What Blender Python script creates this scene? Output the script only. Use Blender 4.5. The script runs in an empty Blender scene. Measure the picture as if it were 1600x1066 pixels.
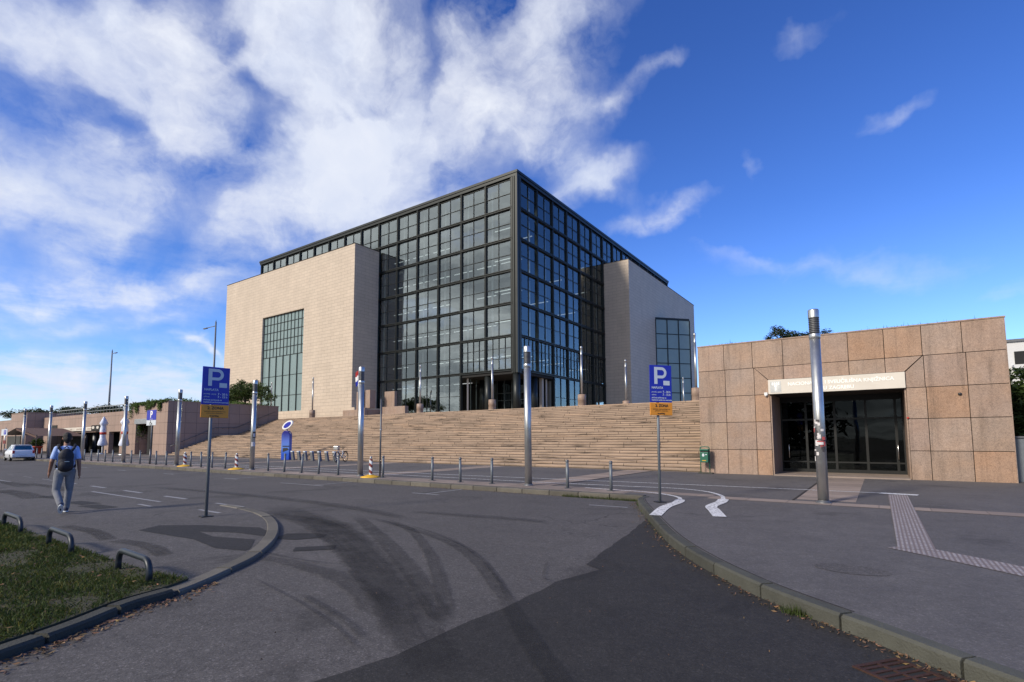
import bpy, bmesh, math, random
import numpy as np
from mathutils import Vector, Matrix
random.seed(7)
S = bpy.context.scene
COL = S.collection
R = math.radians

# ------------------------------------------------------------------ camera
F, CX, CY = 820.04, 800.0, 615.73           # calibrated on a 1600 px wide frame
CAM = np.array([0.0, 0.0, 1.65])
def cam_axes(yaw, pitch, roll):
    cy, sy, cp, sp = math.cos(yaw), math.sin(yaw), math.cos(pitch), math.sin(pitch)
    fwd = np.array([sy*cp, cy*cp, sp]); right = np.array([cy, -sy, 0.0]); up = np.cross(right, fwd)
    cr, sr = math.cos(roll), math.sin(roll)
    return right*cr+up*sr, -right*sr+up*cr, fwd
AR, AU, AF = cam_axes(R(-34.937), R(4.916), R(-0.2275))
def ray(x, y): return (x-CX)/F*AR-(y-CY)/F*AU+AF
def PYP(x, y, Y):                            # survey point on the plane Y = const
    d = ray(x, y); return CAM+d*Y/d[1]
def PXP(x, y, X):
    d = ray(x, y); return CAM+d*X/d[0]
cd = bpy.data.cameras.new('camera'); cam = bpy.data.objects.new('camera', cd); COL.objects.link(cam)
cd.sensor_fit = 'HORIZONTAL'; cd.sensor_width = 36; cd.lens = F/1600*36
cd.shift_y = (CY-533)/1600; cd.clip_start = 0.05; cd.clip_end = 6000
M = Matrix.Identity(4)
for i in range(3):
    M[i][0], M[i][1], M[i][2], M[i][3] = AR[i], AU[i], -AF[i], CAM[i]
cam.matrix_world = M
S.camera = cam

# ------------------------------------------------------------------ materials
def NT(name):
    m = bpy.data.materials.new(name); m.use_nodes = True
    nt = m.node_tree; nt.nodes.clear()
    return m, nt
class N:
    def __init__(s, nt): s.nt = nt
    def __call__(s, typ, ins=None, **kw):
        n = s.nt.nodes.new(typ)
        for k, v in kw.items(): setattr(n, k, v)
        if ins:
            for k, v in ins.items():
                sock = n.inputs[k]
                if hasattr(v, 'is_linked') or isinstance(v, bpy.types.NodeSocket): s.nt.links.new(v, sock)
                else:
                    if isinstance(v, (tuple, list)) and len(v) == 3 and sock.type == 'RGBA': v = (*v, 1)
                    sock.default_value = v
        return n
    def math(s, op, a, b=0.0, c=None, clamp=False):
        d = {0: a, 1: b}
        if c is not None: d[2] = c
        return s('ShaderNodeMath', d, operation=op, use_clamp=clamp).outputs[0]
    def mix(s, f, a, b, blend='MIX'):
        n = s('ShaderNodeMix', data_type='RGBA', blend_type=blend)
        for sock, v in ((n.inputs[0], f), (n.inputs[6], a), (n.inputs[7], b)):
            if isinstance(v, bpy.types.NodeSocket): s.nt.links.new(v, sock)
            else: sock.default_value = (*v, 1) if isinstance(v, (tuple, list)) and len(v) == 3 else v
        return n.outputs[2]
    def ramp(s, f, stops):
        n = s('ShaderNodeValToRGB', {0: f}); e = n.color_ramp.elements
        while len(e) < len(stops): e.new(0.5)
        for el, (p, c) in zip(e, stops):
            el.position = p; el.color = (c, c, c, 1) if not isinstance(c, tuple) else (*c, 1)
        return n.outputs[0]
    def noise(s, vec, scale, detail=4, rough=0.55, dist=0.0):
        return s('ShaderNodeTexNoise', {'Vector': vec, 'Scale': scale, 'Detail': detail, 'Roughness': rough, 'Distortion': dist}).outputs[0]
    def pos(s): return s('ShaderNodeNewGeometry').outputs['Position']
    def out(s, bsdf): s('ShaderNodeOutputMaterial', {0: bsdf})
    def pbsdf(s, col, rough=0.6, metal=0.0, normal=None, spec=0.5, **kw):
        d = {'Base Color': col, 'Roughness': rough, 'Metallic': metal, 'Specular IOR Level': spec}
        if normal is not None: d['Normal'] = normal
        d.update(kw)
        return s('ShaderNodeBsdfPrincipled', d).outputs[0]
    def bump(s, h, strength=0.3, dist=0.02):
        return s('ShaderNodeBump', {'Height': h, 'Strength': strength, 'Distance': dist}).outputs[0]

def mat(name, col, rough=0.6, metal=0.0, var=0.15, scale=3.0, bump=0.0, bscale=40, spec=0.5, tint=False, emit=None, coat=0.0):
    m, nt = NT(name); n = N(nt); p = n.pos()
    nz = n.noise(p, scale, 5)
    f = n.math('MULTIPLY_ADD', nz, 2*var, 1-var)
    c = n('ShaderNodeVectorMath', {0: col, 'Scale': f}, operation='SCALE').outputs[0]
    if tint:
        a = n('ShaderNodeVertexColor', layer_name='Col').outputs[0]
        c = n.mix(1.0, c, a, 'MULTIPLY')
    nm = n.bump(n.noise(p, bscale, 3), bump, 0.02) if bump else None
    kw = {}
    if emit: kw = {'Emission Color': (*emit[0], 1), 'Emission Strength': emit[1]}
    if coat: kw['Coat Weight'] = coat
    r = n.math('MULTIPLY_ADD', nz, 0.15, rough-0.07, clamp=True)
    n.out(n.pbsdf(c, r, metal, nm, spec, **kw))
    return m

def asphalt(name, base, speck=1.0, dark=0.0):
    m, nt = NT(name); n = N(nt); p = n.pos()
    big = n.noise(p, 0.35, 6, 0.6); mid = n.noise(p, 2.2, 6, 0.65); fine = n.noise(p, 42, 4, 0.8); fine2 = n.noise(p, 120, 3, 0.7)
    f = n.math('MULTIPLY_ADD', big, 0.55, 0.72)
    f = n.math('MULTIPLY', f, n.math('MULTIPLY_ADD', mid, 0.6, 0.70))
    f = n.math('MULTIPLY', f, n.math('MULTIPLY_ADD', fine, 1.5*speck, 1-0.75*speck))
    sp = n.ramp(fine2, [(0.0, 0.35), (0.42, 0.8), (0.60, 1.1), (0.70, 2.6)])
    f = n.math('MULTIPLY', f, n.math('MULTIPLY_ADD', sp, speck*0.6, 1-0.6*speck))
    vo = n('ShaderNodeTexVoronoi', {'Vector': p, 'Scale': 75.0}); vr = n('ShaderNodeSeparateColor', {0: vo.outputs['Color']}).outputs[0]
    f = n.math('MULTIPLY', f, n.math('MULTIPLY_ADD', n.ramp(vr, [(0.0, 0.35), (0.12, 0.8), (0.55, 1.0), (0.88, 1.15), (0.97, 2.2)]), 0.5*speck, 1-0.5*speck))
    f = n.math('MULTIPLY', f, n.math('MULTIPLY_ADD', n.noise(p, 11, 4, 0.7), 1.1*speck, 1-0.55*speck))
    # fine meandering cracks
    wp = n('ShaderNodeVectorMath', {0: p, 1: n('ShaderNodeVectorMath', {0: n('ShaderNodeTexNoise', {'Vector': p, 'Scale': 0.9, 'Detail': 5}).outputs[1], 'Scale': 1.6}, operation='SCALE').outputs[0]}, operation='ADD').outputs[0]
    v = n('ShaderNodeTexVoronoi', {'Vector': wp, 'Scale': 0.16}, feature='DISTANCE_TO_EDGE').outputs[0]
    crack = n.math('MULTIPLY', n.ramp(v, [(0.0, 1.0), (0.0035, 0.0)]), n.ramp(n.noise(p, 0.25, 2), [(0.5, 0.0), (0.62, 1.0)]))
    f = n.math('MULTIPLY', f, n.math('MULTIPLY_ADD', crack, -0.65, 1.0))
    # oil / water stains with their own outline
    st = n.ramp(n.noise(p, 0.55, 5, 0.6, 0.6), [(0.58, 1.0), (0.66, 0.72)])
    f = n.math('MULTIPLY', f, st)
    c = n('ShaderNodeVectorMath', {0: base, 'Scale': f}, operation='SCALE').outputs[0]
    nm = n.bump(n.math('ADD', fine, n.math('MULTIPLY', fine2, 0.6)), 0.45, 0.012)
    n.out(n.pbsdf(c, n.math('MULTIPLY_ADD', mid, 0.2, 0.72), 0, nm, 0.35))
    return m

def panel_stone(name, c1, c2, cm, bw, rh, off=0.5, mort=0.012, stain=0.35, grain=60, z0=0.0, rot=None, gstr=0.25):
    m, nt = NT(name); n = N(nt); p = n.pos()
    x, y, z = n('ShaderNodeSeparateXYZ', {0: p}).outputs
    u = n.math('ADD', x, y); zz = n.math('ADD', z, -z0)
    v = n('ShaderNodeCombineXYZ', {0: u, 1: zz, 2: 0.0}).outputs[0]
    b = n('ShaderNodeTexBrick', {'Vector': v, 'Color1': c1, 'Color2': c2, 'Mortar': cm, 'Scale': 1.0, 'Mortar Size': mort, 'Mortar Smooth': 0.1, 'Bias': 0.0, 'Brick Width': bw, 'Row Height': rh}, offset=off, offset_frequency=2)
    g = n.noise(p, grain, 4, 0.7); w = n.noise(n('ShaderNodeVectorMath', {0: p, 1: (1, 1, 0.35)}, operation='MULTIPLY').outputs[0], 0.6, 6, 0.6)
    f = n.math('MULTIPLY', n.math('MULTIPLY_ADD', g, 2*gstr, 1-gstr), n.math('MULTIPLY_ADD', w, 2*stain, 1-stain))
    c = n('ShaderNodeVectorMath', {0: b.outputs[0], 'Scale': f}, operation='SCALE').outputs[0]
    nm = n.bump(n.math('MULTIPLY_ADD', b.outputs[1], -1.0, n.math('MULTIPLY', g, 0.12)), 0.5, 0.02)
    n.out(n.pbsdf(c, 0.62, 0, nm, 0.35))
    return m

def stair_stone(name):
    m, nt = NT(name); n = N(nt); p = n.pos()
    x, y, z = n('ShaderNodeSeparateXYZ', {0: p}).outputs
    zz = n.math('ADD', z, -0.13-0.008)
    row = n.math('FLOOR', n.math('DIVIDE', zz, 0.1454))
    h = n('ShaderNodeTexWhiteNoise', {1: row}, noise_dimensions='1D').outputs[0]
    u = n.math('ADD', n.math('DIVIDE', x, 2.05), h)
    cell = n.math('FLOOR', u); fr = n.math('FRACT', u)
    cv = n('ShaderNodeTexWhiteNoise', {0: n('ShaderNodeCombineXYZ', {0: cell, 1: row, 2: 0.0}).outputs[0]}, noise_dimensions='3D').outputs[0]
    col = n.ramp(cv, [(0.0, (0.325, 0.242, 0.18)), (0.4, (0.35, 0.26, 0.192)), (0.8, (0.37, 0.272, 0.20)), (1.0, (0.42, 0.30, 0.212))])
    g = n.noise(p, 45, 4, 0.7); big = n.noise(n('ShaderNodeVectorMath', {0: p, 1: (0.6, 1.0, 2.2)}, operation='MULTIPLY').outputs[0], 0.7, 6, 0.65)
    joint = n.ramp(fr, [(0.0, 0.25), (0.012, 0.25), (0.020, 1.0)])
    edge = n.ramp(n.math('FRACT', n.math('DIVIDE', zz, 0.1454)), [(0.0, 0.16), (0.20, 0.24), (0.30, 0.92), (0.80, 1.0), (0.90, 1.28), (1.0, 1.28)])  # shadow line painted along each riser foot, riser top and tread painted lighter
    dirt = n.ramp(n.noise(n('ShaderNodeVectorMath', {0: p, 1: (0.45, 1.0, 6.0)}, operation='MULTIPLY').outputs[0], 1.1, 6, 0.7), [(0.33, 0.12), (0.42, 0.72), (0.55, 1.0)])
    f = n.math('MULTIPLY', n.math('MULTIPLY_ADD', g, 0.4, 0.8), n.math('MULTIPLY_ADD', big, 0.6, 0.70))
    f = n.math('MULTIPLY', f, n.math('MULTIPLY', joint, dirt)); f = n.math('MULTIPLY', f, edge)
    c = n('ShaderNodeVectorMath', {0: col, 'Scale': f}, operation='SCALE').outputs[0]
    n.out(n.pbsdf(c, 0.75, 0, n.bump(g, 0.3, 0.02), 0.3))
    return m

def glass_mat(name, refl, tint, spec_tint, rough=0.015, wav=0.02):
    m, nt = NT(name); n = N(nt); p = n.pos()
    nm = n.bump(n.noise(p, 0.55, 2), wav, 0.3)
    fr = n('ShaderNodeFresnel', {0: 1.5, 1: nm}).outputs[0]
    f = n.math('ADD', n.math('MULTIPLY', fr, 1.5), refl, clamp=True)
    g = n('ShaderNodeBsdfGlossy', {'Color': spec_tint, 'Roughness': rough, 'Normal': nm}).outputs[0]
    t = n('ShaderNodeBsdfTransparent', {'Color': tint}).outputs[0]
    n.out(n('ShaderNodeMixShader', {0: f, 1: t, 2: g}).outputs[0])
    return m

def stain_mat(name, col, dens, sc=3.0):
    """a worn deposit: UV.x runs across a strip (0..1), UV.y along it"""
    m, nt = NT(name); n = N(nt); p = n.pos()
    uv = n('ShaderNodeUVMap', uv_map='UVMap').outputs[0]
    u, v, _ = n('ShaderNodeSeparateXYZ', {0: uv}).outputs
    e = n.math('MULTIPLY', n.math('MULTIPLY', u, n.math('SUBTRACT', 1.0, u)), 4.0)
    e = n.math('ADD', e, n.math('MULTIPLY_ADD', n.noise(p, 5.0, 6, 0.7), 1.3, -0.65)); e = n.ramp(e, [(0.22, 0.0), (0.55, 1.0)])
    ve = n.math('MULTIPLY', n.math('MULTIPLY', v, n.math('SUBTRACT', 1.0, v)), 4.0)
    ve = n.ramp(ve, [(0.0, 0.0), (0.3, 1.0)])
    streak = n.noise(n('ShaderNodeCombineXYZ', {0: n.math('MULTIPLY', u, 9.0), 1: n.math('MULTIPLY', v, 2.0), 2: 0.0}).outputs[0], 2.0, 4)
    nz = n.noise(p, sc, 6, 0.7); fn = n.noise(p, 70, 3, 0.7)
    a = n.math('MULTIPLY', n.math('MULTIPLY', e, ve), n.ramp(nz, [(0.25, 0.35), (0.6, 1.0)]))
    a = n.math('MULTIPLY', a, n.math('MULTIPLY_ADD', streak, 1.2, 0.2, clamp=True))
    a = n.math('MULTIPLY', a, n.ramp(fn, [(0.3, 1.0), (0.7, 0.55)]))
    a = n.math('MULTIPLY', a, dens, clamp=True)
    b = n.pbsdf(col, 0.8, 0, None, 0.3)
    t = n('ShaderNodeBsdfTransparent').outputs[0]
    n.out(n('ShaderNodeMixShader', {0: a, 1: t, 2: b}).outputs[0])
    return m

def paint_mat(name, col, wear=0.5):
    m, nt = NT(name); n = N(nt); p = n.pos()
    a = n.ramp(n.noise(p, 14, 5, 0.75), [(0.50-0.25*wear, 0.0 if wear > .3 else 0.6), (0.50-0.05*wear, 1.0)])
    b = n.pbsdf(n('ShaderNodeVectorMath', {0: col, 'Scale': n.math('MULTIPLY_ADD', n.noise(p, 3, 5), 0.5, 0.72)}, operation='SCALE').outputs[0], 0.7, 0, None, 0.3)
    t = n('ShaderNodeBsdfTransparent').outputs[0]
    n.out(n('ShaderNodeMixShader', {0: a, 1: t, 2: b}).outputs[0])
    return m

def leaf_mat(name, c1, c2, sc=1.2):
    m, nt = NT(name); n = N(nt); p = n.pos()
    nz = n.noise(p, sc, 4, 0.6); a = n('ShaderNodeVertexColor', layer_name='Col').outputs[0]
    c = n.mix(n.ramp(nz, [(0.3, 0.0), (0.7, 1.0)]), c1, c2)
    c = n.mix(1.0, c, a, 'MULTIPLY')
    b = n.pbsdf(c, 0.6, 0, None, 0.3)
    t = n('ShaderNodeBsdfTranslucent', {0: c}).outputs[0]
    n.out(n('ShaderNodeMixShader', {0: 0.25, 1: b, 2: t}).outputs[0])
    return m

MT = {}
MT['asphalt'] = asphalt('old_asphalt', (0.096, 0.089, 0.086))
MT['asphalt_new'] = asphalt('dark_asphalt', (0.033, 0.031, 0.030), 0.9)
MT['asphalt_walk'] = asphalt('pavement_asphalt', (0.115, 0.108, 0.106), 0.6)
MT['asphalt_island'] = asphalt('island_asphalt', (0.098, 0.091, 0.088))
MT['patch'] = asphalt('patch_asphalt', (0.028, 0.027, 0.028), 0.9)
MT['earth'] = mat('earth', (0.09, 0.085, 0.06), 0.9, var=0.4, scale=0.2)
MT['soil'] = mat('soil', (0.050, 0.048, 0.026), 0.95, var=0.55, scale=6, bump=0.8, bscale=30)
MT['kerb'] = mat('kerb_stone', (0.135, 0.123, 0.10), 0.8, var=0.35, scale=4, bump=0.4, bscale=60, tint=True)
MT['kerb_green'] = mat('mossy_kerb', (0.066, 0.067, 0.055), 0.85, var=0.4, scale=5, bump=0.5, bscale=60, tint=True)
MT['pink_paving'] = mat('pink_paving', (0.27, 0.215, 0.18), 0.8, var=0.3, scale=2, bump=0.3, bscale=60, tint=True)
MT['paint'] = paint_mat('white_road_paint', (0.72, 0.72, 0.72), 0.45)
MT['paint_worn'] = paint_mat('worn_road_paint', (0.30, 0.30, 0.31), 1.2)
MT['travertine'] = panel_stone('pale_travertine', (0.565, 0.472, 0.375), (0.525, 0.438, 0.348), (0.34, 0.28, 0.22), 1.3, 0.45, 0.5, 0.016, 0.16, 8, z0=5.8, gstr=0.10)
MT['granite'] = panel_stone('pink_granite', (0.345, 0.245, 0.20), (0.31, 0.225, 0.185), (0.06, 0.045, 0.04), 1.16, 1.13, 0.0, 0.012, 0.22, 38, z0=0.13, gstr=0.30)
MT['granite_plain'] = mat('granite', (0.315, 0.225, 0.18), 0.6, var=0.42, scale=24, bump=0.2, bscale=90, tint=True)
def granite_mat(name, base):
    m, nt = NT(name); n = N(nt); p = n.pos()
    vo = n('ShaderNodeTexVoronoi', {'Vector': p, 'Scale': 70.0}); vr = n('ShaderNodeSeparateColor', {0: vo.outputs['Color']}).outputs[0]
    gr = n.ramp(vr, [(0.0, 0.68), (0.2, 0.9), (0.6, 1.04), (1.0, 1.2)])
    mott = n.noise(p, 1.7, 6, 0.7)
    streak = n.noise(n('ShaderNodeVectorMath', {0: p, 1: (3.2, 3.2, 0.22)}, operation='MULTIPLY').outputs[0], 1.3, 6, 0.7)
    f = n.math('MULTIPLY', n.math('MULTIPLY', gr, n.math('MULTIPLY_ADD', mott, 0.5, 0.75)), n.ramp(streak, [(0.30, 0.66), (0.48, 1.0), (0.7, 1.06)]))
    f = n.math('MULTIPLY', f, n.math('MULTIPLY_ADD', n.noise(p, 14, 4, 0.7), 0.7, 0.65))
    c = n.mix(n.ramp(n.noise(p, 0.9, 3), [(0.35, 0.0), (0.7, 1.0)]), base, (base[0]*1.04, base[1]*.95, base[2]*.85))
    c = n('ShaderNodeVectorMath', {0: c, 'Scale': f}, operation='SCALE').outputs[0]
    c = n.mix(1.0, c, n('ShaderNodeVertexColor', layer_name='Col').outputs[0], 'MULTIPLY')
    n.out(n.pbsdf(c, 0.55, 0, n.bump(gr, 0.15, 0.01), 0.4)); return m
MT['granite_plain'] = granite_mat('speckled_granite', (0.312, 0.232, 0.186))
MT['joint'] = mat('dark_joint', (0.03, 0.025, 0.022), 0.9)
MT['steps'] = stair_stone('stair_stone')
MT['plaza'] = panel_stone('plaza_paving', (0.36, 0.27, 0.19), (0.32, 0.24, 0.17), (0.1, 0.08, 0.06), 0.8, 0.8, 0.5, 0.01)
MT['steel'] = mat('dark_green_steel', (0.018, 0.022, 0.022), 0.42, 0.3, var=0.25, scale=2)
MT['door_steel'] = mat('black_steel', (0.013, 0.014, 0.014), 0.45, 0.3)
MT['steel_light'] = mat('grey_steel', (0.10, 0.115, 0.115), 0.4, 0.6, var=0.2, scale=3)
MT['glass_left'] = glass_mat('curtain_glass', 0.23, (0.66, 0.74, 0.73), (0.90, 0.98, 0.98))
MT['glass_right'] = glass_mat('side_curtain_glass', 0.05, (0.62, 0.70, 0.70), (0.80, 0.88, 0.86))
MT['glass_win'] = glass_mat('green_window_glass', 0.30, (0.16, 0.22, 0.22), (0.55, 0.68, 0.68), 0.06)
MT['glass_frost'] = mat('green_film_glass', (0.20, 0.275, 0.275), 0.18, var=0.10, scale=1.2, spec=0.7)
MT['glass_door'] = glass_mat('door_glass', 0.0, (0.3, 0.32, 0.31), (0.30, 0.33, 0.34))
MT['interior'] = mat('interior_grey', (0.055, 0.058, 0.056), 0.9, var=0.2, scale=0.6)
MT['interior_dark'] = mat('interior_dark', (0.018, 0.018, 0.018), 0.9)
MT['white'] = mat('white_paint', (0.75, 0.75, 0.73), 0.5, var=0.08, scale=6)
MT['lamp_on'] = mat('fluorescent_tube', (0.8, 0.8, 0.8), 0.5, emit=((0.95, 1.0, 1.0), 0.42))
MT['beige_col'] = mat('beige_column', (0.45, 0.38, 0.30), 0.6, var=0.1)
MT['galv'] = mat('brushed_galvanised', (0.50, 0.51, 0.51), 0.36, 0.85, var=0.22, scale=5)
MT['galv_dark'] = mat('dull_grey_steel', (0.15, 0.155, 0.165), 0.5, 0.6, var=0.3, scale=6)
MT['slot'] = mat('dark_slot', (0.06, 0.06, 0.06), 0.5, 0.5)
MT['pole_grey'] = mat('grey_pole_paint', (0.16, 0.18, 0.20), 0.5, 0.3, var=0.2, scale=8)
MT['blue'] = mat('sign_blue', (0.012, 0.022, 0.40), 0.4, var=0.08, scale=6)
MT['orange'] = mat('sign_orange', (0.82, 0.31, 0.02), 0.45, var=0.12, scale=7)
MT['sign_white'] = mat('sign_white', (0.60, 0.65, 0.70), 0.45, var=0.08, scale=9)
MT['black'] = mat('black', (0.014, 0.014, 0.016), 0.55)
MT['rubber'] = mat('rubber', (0.02, 0.02, 0.021), 0.75)
MT['bluegrey'] = mat('blue_grey_tube', (0.022, 0.030, 0.040), 0.42, 0.2, var=0.35, scale=8)
MT['yellow'] = mat('yellow_plastic', (0.70, 0.40, 0.02), 0.6, var=0.2, scale=6)
MT['red'] = mat('red', (0.45, 0.03, 0.02), 0.5)
MT['red_dark'] = mat('faded_red', (0.16, 0.022, 0.022), 0.6, var=0.3, scale=9)
MT['terracotta'] = mat('orange_red_plastic', (0.55, 0.075, 0.03), 0.5)
MT['green_bin'] = mat('green_plastic', (0.010, 0.115, 0.070), 0.45, var=0.2, scale=8)
MT['cream'] = mat('cream_board', (0.66, 0.61, 0.53), 0.4, var=0.1, scale=2)
MT['board_white'] = mat('raised_white', (0.92, 0.91, 0.86), 0.4)
MT['parasol'] = mat('blue_white_fabric', (0.74, 0.79, 0.92), 0.8, var=0.2, scale=4)
MT['awning'] = mat('brown_awning', (0.10, 0.055, 0.045), 0.85, var=0.3, scale=2)
MT['awning_pale'] = mat('pale_awning', (0.42, 0.36, 0.30), 0.85, var=0.2, scale=2)
MT['car'] = mat('white_car_paint', (0.72, 0.74, 0.78), 0.28, var=0.04, coat=0.6)
MT['car_glass'] = mat('blue_car_glass', (0.02, 0.10, 0.17), 0.06, spec=0.9)
MT['chrome'] = mat('chrome', (0.6, 0.6, 0.6), 0.2, 1.0)
MT['kiosk'] = None
MT['skin'] = mat('skin', (0.30, 0.15, 0.10), 0.55, var=0.1, scale=20)
MT['shirt'] = mat('light_blue_cotton', (0.40, 0.54, 0.88), 0.85, var=0.12, scale=16, bump=0.3, bscale=18)
MT['jeans'] = mat('grey_denim', (0.20, 0.21, 0.235), 0.9, var=0.4, scale=9, bump=0.4, bscale=22)
MT['hair'] = mat('black_hair', (0.010, 0.008, 0.007), 0.6, var=0.3, scale=60, bump=0.6, bscale=120)
MT['pack'] = mat('navy_nylon', (0.012, 0.013, 0.022), 0.65, var=0.35, scale=12, bump=0.3, bscale=50)
MT['shoe'] = mat('navy_canvas', (0.03, 0.035, 0.07), 0.8)
MT['bark'] = mat('bark', (0.07, 0.052, 0.038), 0.9, var=0.4, scale=8, bump=0.6)
MT['leaf'] = leaf_mat('tree_leaf', (0.030, 0.055, 0.014), (0.075, 0.11, 0.028))
MT['leaf_pine'] = leaf_mat('pine_needles', (0.016, 0.028, 0.012), (0.040, 0.062, 0.022))
MT['leaf_ivy'] = leaf_mat('ivy_leaf', (0.035, 0.070, 0.018), (0.090, 0.15, 0.035))
MT['grass'] = leaf_mat('grass_blade', (0.036, 0.062, 0.012), (0.075, 0.105, 0.024), 2.2)
MT['litter'] = mat('dry_leaf', (0.11, 0.066, 0.036), 0.9, var=0.5, scale=25, tint=True)
MT['rust'] = mat('rusty_iron', (0.060, 0.028, 0.020), 0.8, 0.3, var=0.4, scale=14, bump=0.4)
MT['tyre_mark'] = stain_mat('tyre_mark', (0.026, 0.026, 0.027), 0.46)
MT['stain'] = stain_mat('dirt_stain', (0.03, 0.028, 0.026), 0.6, 1.4)
MT['white_far'] = mat('far_white_render', (0.62, 0.62, 0.62), 0.7, var=0.08)
MT['sticker_w'] = mat('white_sticker', (0.65, 0.62, 0.62), 0.6, var=0.4, scale=40)
MT['sticker_r'] = mat('red_sticker', (0.45, 0.08, 0.08), 0.6, var=0.4, scale=40)
MT['sticker_k'] = mat('dark_sticker', (0.05, 0.045, 0.05), 0.6, var=0.6, scale=40)

def tactile_mat():
    m, nt = NT('tactile_ribs'); n = N(nt); p = n.pos()
    x, y, z = n('ShaderNodeSeparateXYZ', {0: p}).outputs
    a = n.math('ABSOLUTE', n.math('SUBTRACT', n.math('FRACT', n.math('MULTIPLY', x, 19.0)), 0.5))
    b = n.math('ABSOLUTE', n.math('SUBTRACT', n.math('FRACT', n.math('MULTIPLY', y, 3.3)), 0.5))
    rib = n.math('MULTIPLY', n.ramp(a, [(0.22, 1.0), (0.30, 0.0)]), n.ramp(b, [(0.44, 1.0), (0.47, 0.0)]))
    rib = n.math('MULTIPLY', rib, n.ramp(n.noise(p, 9, 5, 0.7), [(0.35, 0.25), (0.6, 1.0)]))
    c = n.mix(rib, (0.20, 0.165, 0.16), (0.36, 0.335, 0.335))
    n.out(n.pbsdf(c, 0.75, 0, n.bump(rib, 0.5, 0.01), 0.3)); return m
MT['tactile'] = tactile_mat()
def kiosk_mat():
    m, nt = NT('blue_totem_print'); n = N(nt); p = n.pos()
    x, y, z = n('ShaderNodeSeparateXYZ', {0: p}).outputs
    zz = n.math('DIVIDE', n.math('ADD', z, n.math('MULTIPLY', n.noise(p, 2.0, 2), 0.25)), 2.4)
    c = n.ramp(zz, [(0.08, (0.012, 0.05, 0.42)), (0.30, (0.02, 0.09, 0.50)), (0.50, (0.10, 0.22, 0.62)), (0.72, (0.09, 0.16, 0.55)), (0.98, (0.012, 0.012, 0.20))])
    n.out(n.pbsdf(c, 0.3, 0, None, 0.5)); return m
MT['kiosk'] = kiosk_mat()

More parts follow.
